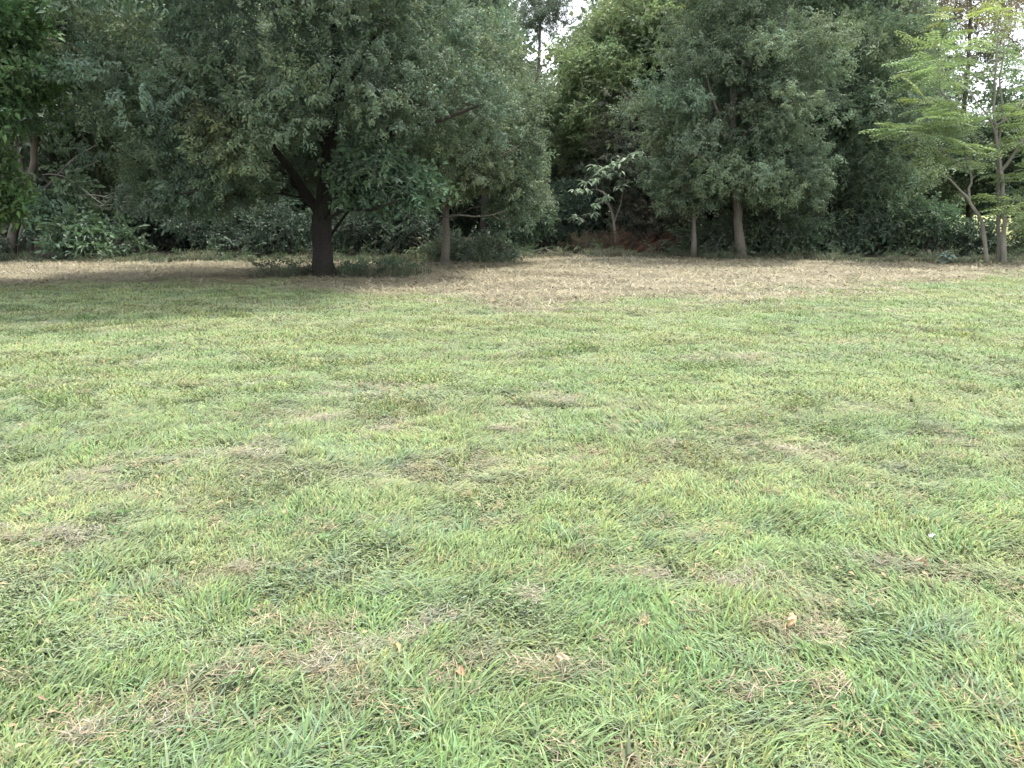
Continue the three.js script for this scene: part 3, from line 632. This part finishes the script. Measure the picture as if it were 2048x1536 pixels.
// left edge: nearer tree whose foliage enters the picture from the side
tree({
  name: 'left_edge_tree', label: 'nearest tree whose bright green foliage hangs down the left picture edge', px: -160, py: 575, seed: 60, bark: GREY, per: 26, kinds: ['medium', 'small'], col: [0.066, 0.14, 0.046], opts: { hue: 0.35 },
  limbs: [{ root: true, pts: [[-160, 575], [-150, 480], [-160, 380], [-140, 250], [-120, 100], [-120, -60]], r: [0.2, 0.04] }, { pts: [[-160, 380], [-100, 350], [-40, 360], [20, 370]], r: [0.06, 0.02] }, { pts: [[-145, 280], [-80, 210], [-10, 160], [60, 120]], r: [0.07, 0.02] }],
  crowns: [{ px: -60, py: 90, rx: 105, ry: 150, rz: 2, n: 70, r: 0.48, floor: 3.1 }, { px: 430, py: -245, rx: 400, ry: 75, rz: 3.0, n: 170, r: 0.75, d: -0.8 }, { px: -35, py: 385, rx: 28, ry: 65, rz: 0.7, n: 18, r: 0.3, warm: 0.1, col: [0.075, 0.15, 0.045] }, { px: -180, py: 300, rx: 110, ry: 120, n: 40, r: 0.55 }],
});

// rows of shaded trees further in, nothing tells them apart
{
  const R = mulberry(77), protos = [];
  const spots = [[-40, 33], [130, 31], [330, 33], [450, 30], [560, 35], [690, 31], [800, 34], [900, 36], [1000, 34], [1170, 38], [1320, 33], [1420, 35], [1520, 31], [1600, 36], [1760, 33], [1830, 39], [620, 40], [1290, 41], [60, 38], [-170, 35]];
  spots.forEach(([px, d], i) => {
    const p = at(px, 480, d).setY(0);
    if (i < 5) {
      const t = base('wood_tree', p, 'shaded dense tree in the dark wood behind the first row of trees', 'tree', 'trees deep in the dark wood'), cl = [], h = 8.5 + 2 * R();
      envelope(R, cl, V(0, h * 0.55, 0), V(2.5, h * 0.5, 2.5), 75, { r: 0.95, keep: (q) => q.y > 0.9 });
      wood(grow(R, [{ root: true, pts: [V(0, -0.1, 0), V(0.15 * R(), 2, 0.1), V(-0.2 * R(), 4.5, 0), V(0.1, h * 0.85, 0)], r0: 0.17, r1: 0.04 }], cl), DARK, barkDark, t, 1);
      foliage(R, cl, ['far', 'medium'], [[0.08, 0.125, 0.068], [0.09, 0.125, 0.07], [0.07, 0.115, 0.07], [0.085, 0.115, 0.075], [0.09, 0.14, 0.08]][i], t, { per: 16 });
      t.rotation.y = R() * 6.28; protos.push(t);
    } else {
      const t = protos[i % 5].clone(); t.name = numbered('wood_tree'); t.position.copy(p); t.rotation.y = R() * 6.28; t.scale.setScalar(0.9 + 0.3 * R());
      if (px > 980 && px < 1180) t.scale.setScalar(0.64); if (px > 1750) t.scale.setScalar(0.72);
      scene.add(t);
    }
  });
}
// the wood beyond that reads as one mass
{
  const R = mulberry(78), g = base('woodland', V(), 'dark green mass of trees filling the wood far behind the field', 'woodland', null, 'stuff'), set = new Copies(SP.far, leafMat), m = new THREE.Matrix4();
  for (let i = 0; i < 14000; i++) {
    const d = 44 + 12 * R(), x = (R() * 2 - 1) * (d * 0.75 + 6), q = x / d;
    let top = 12.5 + 2.5 * noise2(x * 0.12, d * 0.1) + 1.2 * noise2(x * 0.5, d * 0.4);
    if (q > 0.49 && q < 0.66) continue;
    top -= 7.5 * Math.exp(-(((q - 0.045) / 0.04) ** 2));
    if (q > 0.45) top -= 4;
    const y = 0.2 + (top - 0.2) * R();
    if (noise3(x * 0.35, y * 0.4, d * 0.35) < -0.25) continue;
    frame(m, V(x, y, -d), V(R() - 0.5, R() - 0.5, R() - 0.3), R() * 2, 1.9 + R());
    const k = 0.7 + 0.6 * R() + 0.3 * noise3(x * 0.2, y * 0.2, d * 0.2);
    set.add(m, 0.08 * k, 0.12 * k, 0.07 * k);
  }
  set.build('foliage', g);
  const far = base('far_trees', V(), 'distant tree line across the sunny meadow beyond the right gap', 'woodland', null, 'stuff'), fs = new Copies(SP.far, leafMat);
  for (let i = 0; i < 5000; i++) {
    const d = 150 + 14 * R(), x = d * (0.36 + 0.5 * R()), y = (4 + 3 * noise2(x * 0.05, 2)) * Math.sqrt(R()) + 0.3;
    frame(m, V(x, y, -d), V(R() - 0.5, R() - 0.5, R()), R() * 2, 3 + 2 * R()); const k = 0.7 + 0.6 * R();
    fs.add(m, 0.06 * k, 0.1 * k, 0.04 * k);
  }
  fs.build('foliage', far);
}

// ---------------------------------------------------------------- shrubs and undergrowth at the wood edge
function shrub(name, label, seed, px, py, w, h, { kinds = ['medium'], col = [0.06, 0.1, 0.05], per = 20, n = 18, r = 0.4, stems = 4, opts = {}, bark = GREY, depth, low = 0.1 } = {}) {
  const g = depth ? at(px, py, depth).setY(0) : ground(px, py), t = base(name, g, label, 'shrub'), R = mulberry(seed), cl = [];
  envelope(R, cl, V(0, h * 0.58, 0), V(w / 2, h * 0.5, w / 2.4), n, { r, keep: (p) => p.y > low });
  const L = []; for (let i = 0; i < stems; i++) { const a = R() * 6.28, s = 0.1 + 0.1 * R(); L.push({ root: true, pts: [V(Math.cos(a) * s, -0.05, Math.sin(a) * s), V(Math.cos(a) * w * 0.15, h * 0.35, Math.sin(a) * w * 0.15), V(Math.cos(a) * w * 0.28, h * 0.8, Math.sin(a) * w * 0.25)], r0: 0.025, r1: 0.008 }); }
  wood(grow(R, L, cl, { tip: 0.004 }), bark, barkPale, t, 1);
  foliage(R, cl, kinds, col, t, { per, name: 'foliage', flat: 0.8, up: 0.2, ...opts });
  return t;
}
shrub('broadleaf_shrub', 'tall thin stemmed shrub with broad blue green leaves beside the twin grey trunks', 81, 125, 515, 2.2, 2.3, { kinds: ['broad'], col: [0.08, 0.145, 0.085], n: 20, per: 8, r: 0.35, depth: 25, low: 0.9 });
shrub('broadleaf_shrub', 'spreading broadleaf shrub low under the dead grey branches', 82, 190, 512, 2.6, 1.15, { kinds: ['broad'], col: [0.06, 0.115, 0.062], n: 18, per: 9, r: 0.35, depth: 24.6 });
shrub('low_shrub', 'low dark growth in the black gap left of the thick dark trunk', 821, 340, 490, 4.5, 1.4, { col: [0.04, 0.07, 0.042], n: 30, depth: 31, r: 0.5 });
shrub('low_shrub', 'low dark leafy shrub at the far left wood edge', 83, -90, 515, 2.4, 0.9, { col: [0.06, 0.1, 0.055], n: 18, depth: 24.5 });
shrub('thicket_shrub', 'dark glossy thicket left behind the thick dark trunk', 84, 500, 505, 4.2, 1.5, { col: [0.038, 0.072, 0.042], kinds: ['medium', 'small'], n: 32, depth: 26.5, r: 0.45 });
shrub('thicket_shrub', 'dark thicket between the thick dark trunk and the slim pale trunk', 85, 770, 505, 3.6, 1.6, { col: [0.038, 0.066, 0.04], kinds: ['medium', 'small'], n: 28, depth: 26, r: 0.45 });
shrub('rounded_bush', 'rounded dark bush at the back of the grassy inlet under the sky opening', 86, 1095, 495, 3.4, 2.1, { col: [0.065, 0.115, 0.072], n: 40, depth: 31.5, r: 0.5 });
shrub('rounded_bush', 'drooping dark green bush right of the brush heap', 87, 1045, 500, 1.6, 1.9, { col: [0.065, 0.115, 0.062], n: 20, depth: 28.5 });
shrub('twiggy_bush', 'brown twiggy bush behind the pale leaved sapling stem', 88, 1290, 508, 2.8, 2.2, { col: [0.085, 0.078, 0.055], kinds: ['small2'], n: 30, per: 7, depth: 29.6, stems: 9 });
shrub('low_shrub', 'low leafy shrub between the slim straight trunk and dense tree trunk', 89, 1430, 512, 1.9, 0.8, { col: [0.06, 0.1, 0.055], n: 16, depth: 26.5 });
shrub('low_shrub', 'low green shrub right of the dense tree trunk', 90, 1560, 512, 2.6, 1.3, { col: [0.055, 0.095, 0.05], n: 24, depth: 26.5 });
shrub('low_shrub', 'wide dark shrub beneath the dark trunk tree', 91, 1715, 510, 3.2, 1.2, { col: [0.05, 0.088, 0.05], n: 28, depth: 27.5 });
shrub('low_shrub', 'leafy shrub left of the sunny meadow gap', 92, 1840, 508, 2.0, 1.4, { col: [0.05, 0.095, 0.05], n: 22, depth: 27 });
shrub('low_shrub', 'sparse shrub right of the forked pale stems', 93, 2050, 515, 1.3, 0.9, { col: [0.08, 0.11, 0.05], n: 8, depth: 26 });
shrub('low_shrub', 'small dark shrub under the meadow gap beside the leaning pale stem', 94, 1950, 505, 0.8, 0.8, { col: [0.045, 0.075, 0.04], n: 8, depth: 26.5, r: 0.25 });

// sapling with large pale leaves: every leaf its own part
{
  const g = ground(1234, 505), D = -g.z, t = base('sapling', g, 'slender sapling with large pale grey green drooping leaves before the dark gap', 'sapling'), R = mulberry(95);
  const loc = (x, y, d = 0) => at(x, y, D + d).sub(g), cl = [];
  const limbs = [{ root: true, pts: [V(0, -0.1, 0), loc(1230, 470), loc(1226, 430), loc(1214, 405), loc(1206, 385)], r0: 0.055, r1: 0.035 }, { pts: [loc(1228, 445), loc(1240, 410, 0.2), loc(1248, 375, 0.2), loc(1250, 340, 0.1), loc(1262, 315)], r0: 0.025, r1: 0.015 }];
  for (const [x, y, d] of [[1160, 438, 0], [1150, 432, -0.3], [1180, 428, -0.2], [1190, 410, -0.4], [1205, 398, 0.3], [1215, 390, -0.4], [1155, 380, -0.2], [1170, 365, 0.3], [1185, 360, -0.4], [1200, 345, 0.2], [1215, 335, -0.3], [1190, 332, 0.5], [1230, 325, -0.5], [1240, 312, 0.3], [1255, 318, -0.4], [1265, 308, 0], [1280, 305, -0.3], [1285, 318, 0.3], [1245, 372, -0.3], [1250, 360, 0.2], [1220, 350, 0.4], [1275, 325, 0.5], [1175, 380, 0.1], [1235, 345, -0.6]]) cl.push({ p: loc(x, y, d), r: 0.3 });
  wood(grow(R, limbs, cl, { tip: 0.008 }), PALE, barkPale, t, 1);
  const shapes = [1, 2, 3].map((s) => {
    const T = new Tris(), Q = mulberry(400 + s), N = 5, len = 0.34, wid = 0.13;
    const row = (i, side) => { const u = i / N, w = wid * Math.sin(Math.PI * Math.min(1, 0.08 + u * 0.92)) * side * 0.5; return V(w, -0.18 * len * u * u * (1 + 0.5 * s) + Math.abs(w) * 0.25, u * len); };
    for (let i = 0; i < N; i++) for (const sd of [-1, 1]) { const k = 0.9 + 0.2 * Q(); T.tri(row(i, 0), row(i, sd), row(i + 1, 0), [k, k, k]); T.tri(row(i, sd), row(i + 1, sd), row(i + 1, 0), [k, k, k]); }
    return T.geo();
  });
  const mats = [[0.22, 0.31, 0.19], [0.28, 0.36, 0.24], [0.17, 0.26, 0.15]].map((c) => { const m = leafMat.clone(); m.name = 'pale leaf'; m.clearcoat = 0.08; m.color.setRGB(...c); return m; });
  const m = new THREE.Matrix4();
  for (const c of cl) for (let i = 0; i < 12; i++) {
    const a = i / 12 * 6.283 + R(), l = part('leaf', shapes[(R() * 3) | 0], mats[(R() * 3) | 0], t);
    frame(m, c.p.clone().add(V((R() - 0.5) * 0.3, (R() - 0.5) * 0.14, (R() - 0.5) * 0.3)), V(Math.cos(a), -0.55 + 0.6 * R(), Math.sin(a)), (R() - 0.5) * 0.8, 0.55 + 0.3 * R());
    m.decompose(l.position, l.quaternion, l.scale);
  }
}
// bare wood: dead branches, fallen sticks, the brush heap
function bare(name, label, g, seed, limbs, twigs, bark = PALE, category = 'branch', tip = 0.007) {
  const t = base(name, g, label, category), R = mulberry(seed);
  const geo = newG(), nodes = grow(R, limbs.map((l) => ({ ...l, pts: l.pts.map((p) => p.clone().sub(g)) })), twigs.map((p) => ({ p: p.clone().sub(g) })), { tip });
  wood(nodes, bark, barkPale, t, 0.03);
  return t;
}
{
  const R = mulberry(96), tw = [];
  for (let i = 0; i < 60; i++) tw.push(at(100 + 180 * R(), 350 + 70 * R() + 10 * Math.sin(i), 24.6 + 1.6 * R()));
  bare('dead_tree', 'bare dead grey branches tangled before the dark wood at left', at(55, 505, 25.6).setY(0), 97, [
    { root: true, pts: [at(60, 510, 25.6).setY(-0.1), at(62, 450, 25.5), at(80, 390, 25.4), at(115, 350, 25.3), at(150, 315, 25.2), at(190, 290, 25)], r0: 0.10, r1: 0.02 },
    { pts: [at(80, 390, 25.4), at(130, 392, 25), at(190, 390, 24.8), at(265, 408, 24.6)], r0: 0.03, r1: 0.01 },
    { pts: [at(70, 350, 25.4), at(120, 350, 25), at(155, 372, 24.8), at(210, 412, 24.6)], r0: 0.03, r1: 0.01 },
    { pts: [at(120, 347, 25.3), at(160, 338, 25), at(195, 322, 24.8)], r0: 0.03, r1: 0.01 }], tw, barkOf([0.27, 0.24, 0.21], [0.33, 0.30, 0.265]), 'dead tree');
  const p0 = at(30, 510, 25).setY(0);
  bare('leaning_trunk', 'grey trunk leaning right beside the left shrubs', p0, 98, [
    { root: true, pts: [at(16, 510, 25).setY(-0.1), at(28, 460, 25), at(50, 400, 25), at(66, 330, 25), at(70, 250, 25), at(60, 120, 25)], r0: 0.16, r1: 0.07 }, { root: true, pts: [at(40, 508, 25.4).setY(-0.1), at(52, 450, 25.4), at(68, 390, 25.4), at(66, 300, 25.6), at(40, 180, 25.6)], r0: 0.14, r1: 0.06 }], [at(90, 230, 25), at(30, 150, 25)], GREY, 'tree trunk');
  const b0 = ground(1090, 508);
  bare('fallen_branch', 'pale bent fallen branch lying on the grass below the sky opening', b0, 99, [{ root: true, pts: [V(b0.x - 0.55, 0.03, b0.z), V(b0.x - 0.25, 0.14, b0.z), V(b0.x - 0.02, 0.2, b0.z), V(b0.x + 0.3, 0.05, b0.z + 0.1), V(b0.x + 0.55, 0.02, b0.z + 0.15)], r0: 0.03, r1: 0.018 }], [V(b0.x + 0.2, 0.25, b0.z - 0.2)]);
  const c0 = ground(1205, 506);
  bare('fallen_log', 'short pale log lying left of the sapling stem', c0, 100, [{ root: true, pts: [V(c0.x - 0.2, 0.05, c0.z), V(c0.x, 0.07, c0.z), V(c0.x + 0.22, 0.06, c0.z - 0.05)], r0: 0.05, r1: 0.04 }], []);
  const d0 = at(960, 432, 22).clone();
  bare('dead_bough', 'pale bare bough reaching right from the slim pale trunk', at(893, 430, 22.3), 101, [{ root: true, pts: [at(893, 432, 22.3), at(920, 430, 22), at(960, 433, 21.8), at(990, 428, 21.6), at(1015, 420, 21.5)], r0: 0.035, r1: 0.012 }], [at(1000, 440, 21.6), at(975, 418, 21.7), at(850, 452, 22), at(870, 455, 22)]);
  const e0 = ground(1860, 524);
  bare('fallen_stick', 'thin fallen branch lying beside the small broadleaf plant', e0, 102, [{ root: true, pts: [V(e0.x - 0.45, 0.05, e0.z), V(e0.x, 0.15, e0.z), V(e0.x + 0.5, 0.28, e0.z - 0.1)], r0: 0.02, r1: 0.012 }], [V(e0.x - 0.3, 0.3, e0.z), V(e0.x + 0.2, 0.35, e0.z)]);
  // brush heap
  const h = ground(930, 524), t = base('brush_heap', h, 'heap of cut leafy branches piled round the slim pale trunk', 'brush heap'), Rb = mulberry(103), cl = [], limbs = [];
  for (let i = 0; i < 26; i++) { const a = Rb() * 6.28, q = 1.2 * Math.sqrt(Rb()), x = Math.cos(a) * q * 0.9 - 0.1, z = Math.sin(a) * q * 0.6 - 0.3, b = (Rb() - 0.5) * 2.2; limbs.push({ root: true, pts: [V(x, 0.05 + 0.3 * Rb(), z), V(x + b * 0.3, 0.35 + 0.5 * Rb(), z + 0.2 * (Rb() - 0.5)), V(x + b * 0.7, 0.3 + 0.7 * Rb(), z + 0.4 * (Rb() - 0.5))], r0: 0.018, r1: 0.006 }); }
  envelope(Rb, cl, V(0.1, 0.25, -0.1), V(1.25, 0.28, 0.7), 34, { r: 0.28, keep: (p) => p.y > 0.05 });
  wood(grow(Rb, limbs, cl, { tip: 0.004 }), barkOf([0.2, 0.17, 0.12], [0.22, 0.19, 0.13]), barkPale, t, 1);
  foliage(Rb, cl, ['narrow', 'medium'], [0.095, 0.135, 0.085], t, { per: 9, name: 'foliage', up: -0.1 });
}
// small broadleaf plant at the right
{
  const g = ground(1893, 529), t = base('broadleaf_plant', g, 'small plant with broad pale blue green leaves at the right straw edge', 'plant'), R = mulberry(110), m = new THREE.Matrix4();
  const T = new Tris(); leaf(T, V(), V(0, 0, 1), V(1, 0, 0), 0.32, 0.17, [1, 1, 1], 0.4); const lg = T.geo(), mat = leafMat.clone(); mat.name = 'blue green leaf'; mat.color.setRGB(0.15, 0.25, 0.19);
  const stem = newG(); tube([V(0, -0.03, 0), V(0.02, 0.15, 0), V(0, 0.34, 0.02)], [0.012, 0.01, 0.006], 5, () => [0.1, 0.14, 0.06], stem); part('stem', finish(stem), barkPale, t);
  for (let i = 0; i < 16; i++) { const l = part('leaf', lg, mat, t), a = i * 2.4; frame(m, V(0, 0.08 + 0.26 * i / 16, 0), V(Math.cos(a), 0.5 - 0.5 * R(), Math.sin(a)), 0, 0.7 + 0.5 * R()); m.decompose(l.position, l.quaternion, l.scale); }
}
// tall grass and weeds along the wood edge and round the big trunk
{
  const R = mulberry(120), g = base('tall_grass', V(), 'rank unmown grass and weeds along the wood edge and round the thick trunk', 'tall grass', null, 'stuff'), m = new THREE.Matrix4();
  const sets = [1, 2, 3].map((s) => new Copies(tuft(500 + s, { n: 24, len: 0.34, wid: 0.013, rad: 0.14, lean: 0.35, bias: 0.3, bend: 0.8, dead: 0.2 }), bladeMat)), weeds = new Copies(SP.medium, leafMat);
  const put = (x, z, s, c) => { m.makeRotationY(R() * 6.28).scale(V(s, s, s)).setPosition(x, height(x, z), z); sets[(R() * 3) | 0].add(m, ...c); };
  for (let x = -22; x < 22; x += 0.09) for (let k = 0; k < 6; k++) {
    const d = lineZ(strawFar, x) + 0.1 + 2.4 * Math.pow(R(), 1.3) + 0.4 * noise2(x * 0.7, 5); 
    if (noise2(x * 0.8, d * 0.8) < -0.35 || (x > 0.6 && x < 2.6 && R() < 0.6)) continue;
    const c = mixC([0.085, 0.125, 0.055], [0.15, 0.15, 0.075], R() * (0.5 + noise2(x * 0.4, 9))), s = (0.45 + 0.6 * R()) * (0.8 + 0.4 * noise2(x * 0.5, 2));
    put(x + (R() - 0.5) * 0.2, -d, s, c);
    if (R() < 0.1) { frame(m, V(x, 0.1 + 0.15 * R(), -d), V(R() - 0.5, 0.5, R()), R(), 0.5 + 0.3 * R()); weeds.add(m, 0.065, 0.11, 0.055); }
  }
  const b = ground(648, 553);
  for (let i = 0; i < 420; i++) {
    const x = b.x + 2.1 * (R() + R() - 0.85), z = b.z - 0.15 + 1.0 * (R() - 0.5) + 0.2;
    if (Math.hypot(x - b.x, z - b.z) < 0.3 || (z > b.z - 0.1 && Math.abs(x - b.x) < 0.5)) continue;
    put(x, z, 0.35 + 0.55 * R(), mixC([0.075, 0.125, 0.055], [0.13, 0.15, 0.07], R()));
    if (R() < 0.25) { frame(m, V(x, 0.08 + 0.15 * R(), z), V(R() - 0.5, 0.6, R() - 0.3), R(), 0.4 + 0.3 * R()); weeds.add(m, 0.06, 0.115, 0.055); }
  }
  sets.forEach((s) => s.build('grass_blade', g)); weeds.build('weed_leaf', g);
  // rusty dead fern litter behind the sapling
  const f = base('dead_fern', V(), 'rusty brown dead fern litter at the foot of the brown twiggy bush', 'dead fern', null, 'stuff'), fs = new Copies(SP.frond, leafMat);
  for (let i = 0; i < 85; i++) {
    const p = at(1150 + 250 * R(), 505, 28.1 + 1.2 * R()), k = 0.7 + 0.6 * R(), red = smoothstep(p.x, 2.8, 4.2) * (1 - smoothstep(p.x, 5.4, 6.2));
    frame(m, V(p.x, 0.05 + 0.4 * R() * R(), p.z), V(R() - 0.5, 0.7 * R(), R() - 0.3), R(), 0.6 + 0.5 * R());
    const c = mixC([0.10, 0.085, 0.05], [0.12, 0.062, 0.04], red); fs.add(m, c[0] * k, c[1] * k, c[2] * k);
  }
  fs.build('frond', f);
}
// overhanging branch at the top left: dark leaves near the camera
{
  const g = at(170, -60, 11), t = base('overhanging_branch', g, 'dark leafy branch hanging into the top left corner nearer than the wood', 'branch'), R = mulberry(130), m = new THREE.Matrix4();
  const pts = [at(-60, -90, 11.3), at(60, -60, 11.1), at(150, -30, 11), at(230, -10, 10.9), at(300, 5, 10.8)].map((p) => p.sub(g)), stem = newG();
  tube(pts, [0.03, 0.026, 0.02, 0.014, 0.006], 6, () => [0.05, 0.04, 0.03], stem); part('stem', finish(stem), barkDark, t);
  const T = new Tris(); leaf(T, V(), V(0, 0, 1), V(1, 0, 0), 0.11, 0.05, [1, 1, 1], 0.2); const lg = T.geo();
  const mats = [[0.03, 0.06, 0.03], [0.04, 0.075, 0.035], [0.045, 0.085, 0.04]].map((c) => { const q = leafMat.clone(); q.name = 'dark leaf'; q.clearcoat = 0.03; q.transmission = 0.2; q.color.setRGB(...c); return q; });
  for (let i = 0; i < 200; i++) {
    const k = i % 20, x = 85 + 235 * (k / 19) + 22 * (R() - 0.5), y = -25 + (k % 7 === 3 ? 55 : 38) * R() + 12 * Math.sin(k * 1.7), p = at(x, y, 10.8 + 0.4 * R()).sub(g);
    const l = part('leaf', lg, mats[(R() * 3) | 0], t);
    frame(m, p, V(R() - 0.5, -0.5 * R() - 0.05, R() - 0.5), (R() - 0.5) * 2, 0.7 + 0.5 * R()); m.decompose(l.position, l.quaternion, l.scale);
  }
}
// fallen dry leaves and a white scrap on the lawn
{
  const R = mulberry(140), m = new THREE.Matrix4();
  const list = [[918, 1368, 'curled orange brown dry leaf in the grass near the bottom centre', [0.30, 0.17, 0.10], 1.0], [1110, 1348, 'pale crinkled dry leaf on the bare spot right of the orange leaf', [0.42, 0.33, 0.22], 0.9], [1275, 1272, 'upright tan dry leaf standing in the grass right of centre', [0.40, 0.29, 0.18], 0.9], [1855, 1152, 'pinkish dry leaf on the bare soil patch at the right', [0.40, 0.27, 0.19], 0.9], [1575, 1272, 'tan dry leaf on the worn patch lower right', [0.44, 0.32, 0.18], 0.9], [800, 1325, 'yellow brown dry leaf in the grass left of the orange leaf', [0.36, 0.25, 0.11], 0.7], [1370, 1325, 'small brown dry leaf in the grass above the lower right edge', [0.36, 0.24, 0.14], 0.7]];
  for (const [px, py, label, c, s] of list) {
    const p = ground(px, py), T = new Tris(), mat = strawMat.clone(); mat.color.setRGB(...c); mat.name = 'dry leaf';
    const N = 6, P = (u, v) => { const w = 0.034 * Math.sin(Math.PI * (0.06 + 0.94 * u)) * v; return V(w * Math.cos(v * 0.7), 0.022 * Math.abs(v) * Math.sin(3 * u) + 0.03 * Math.sin(u * 3.1) + 0.006 * Math.sin(u * 17 + v * 4), u * 0.1); };
    for (let i = 0; i < N; i++) for (let j = -2; j < 2; j++) { const a = P(i / N, j / 2), b = P(i / N, (j + 1) / 2), e = P((i + 1) / N, j / 2), f = P((i + 1) / N, (j + 1) / 2), k = 0.8 + 0.4 * R(), cc = [k, k, k]; T.tri(a, b, e, cc); T.tri(b, f, e, cc); }
    const l = part(numbered('dry_leaf'), T.geo(), mat, scene); tag(l, label, 'leaf', 'dry leaves on the lawn');
    frame(m, V(p.x, 0.035, p.z), V(R() - 0.5, 0.25 * R(), R() - 0.5), 0.4, s * 0.7); m.decompose(l.position, l.quaternion, l.scale);
  }
  const p = ground(1862, 1088), T = new Tris(), N = 8, H = (i, j) => V((i / N - 0.5) * 0.06, 0.006 * Math.sin(i * 1.9 + j) + 0.005 * Math.cos(j * 2.3 - i * 0.8), (j / N - 0.5) * 0.03 * (1 + 0.5 * Math.sin(i * 0.9)));
  for (let i = 0; i < N; i++) for (let j = 0; j < N; j++) { T.tri(H(i, j), H(i + 1, j), H(i, j + 1), [1, 1, 1]); T.tri(H(i + 1, j), H(i + 1, j + 1), H(i, j + 1), [1, 1, 1]); }
  const w = part('white_scrap', T.geo(), new THREE.MeshStandardMaterial({ name: 'white paper', color: new THREE.Color().setRGB(0.72, 0.77, 0.8), roughness: 0.7, side: THREE.DoubleSide }), scene);
  w.position.set(p.x, 0.045, p.z); w.scale.setScalar(0.5); w.rotation.set(0.15, 0.4, 0.1); tag(w, 'small crumpled white scrap lying in the grass at the right', 'scrap');
}

renderer.render(scene, camera);
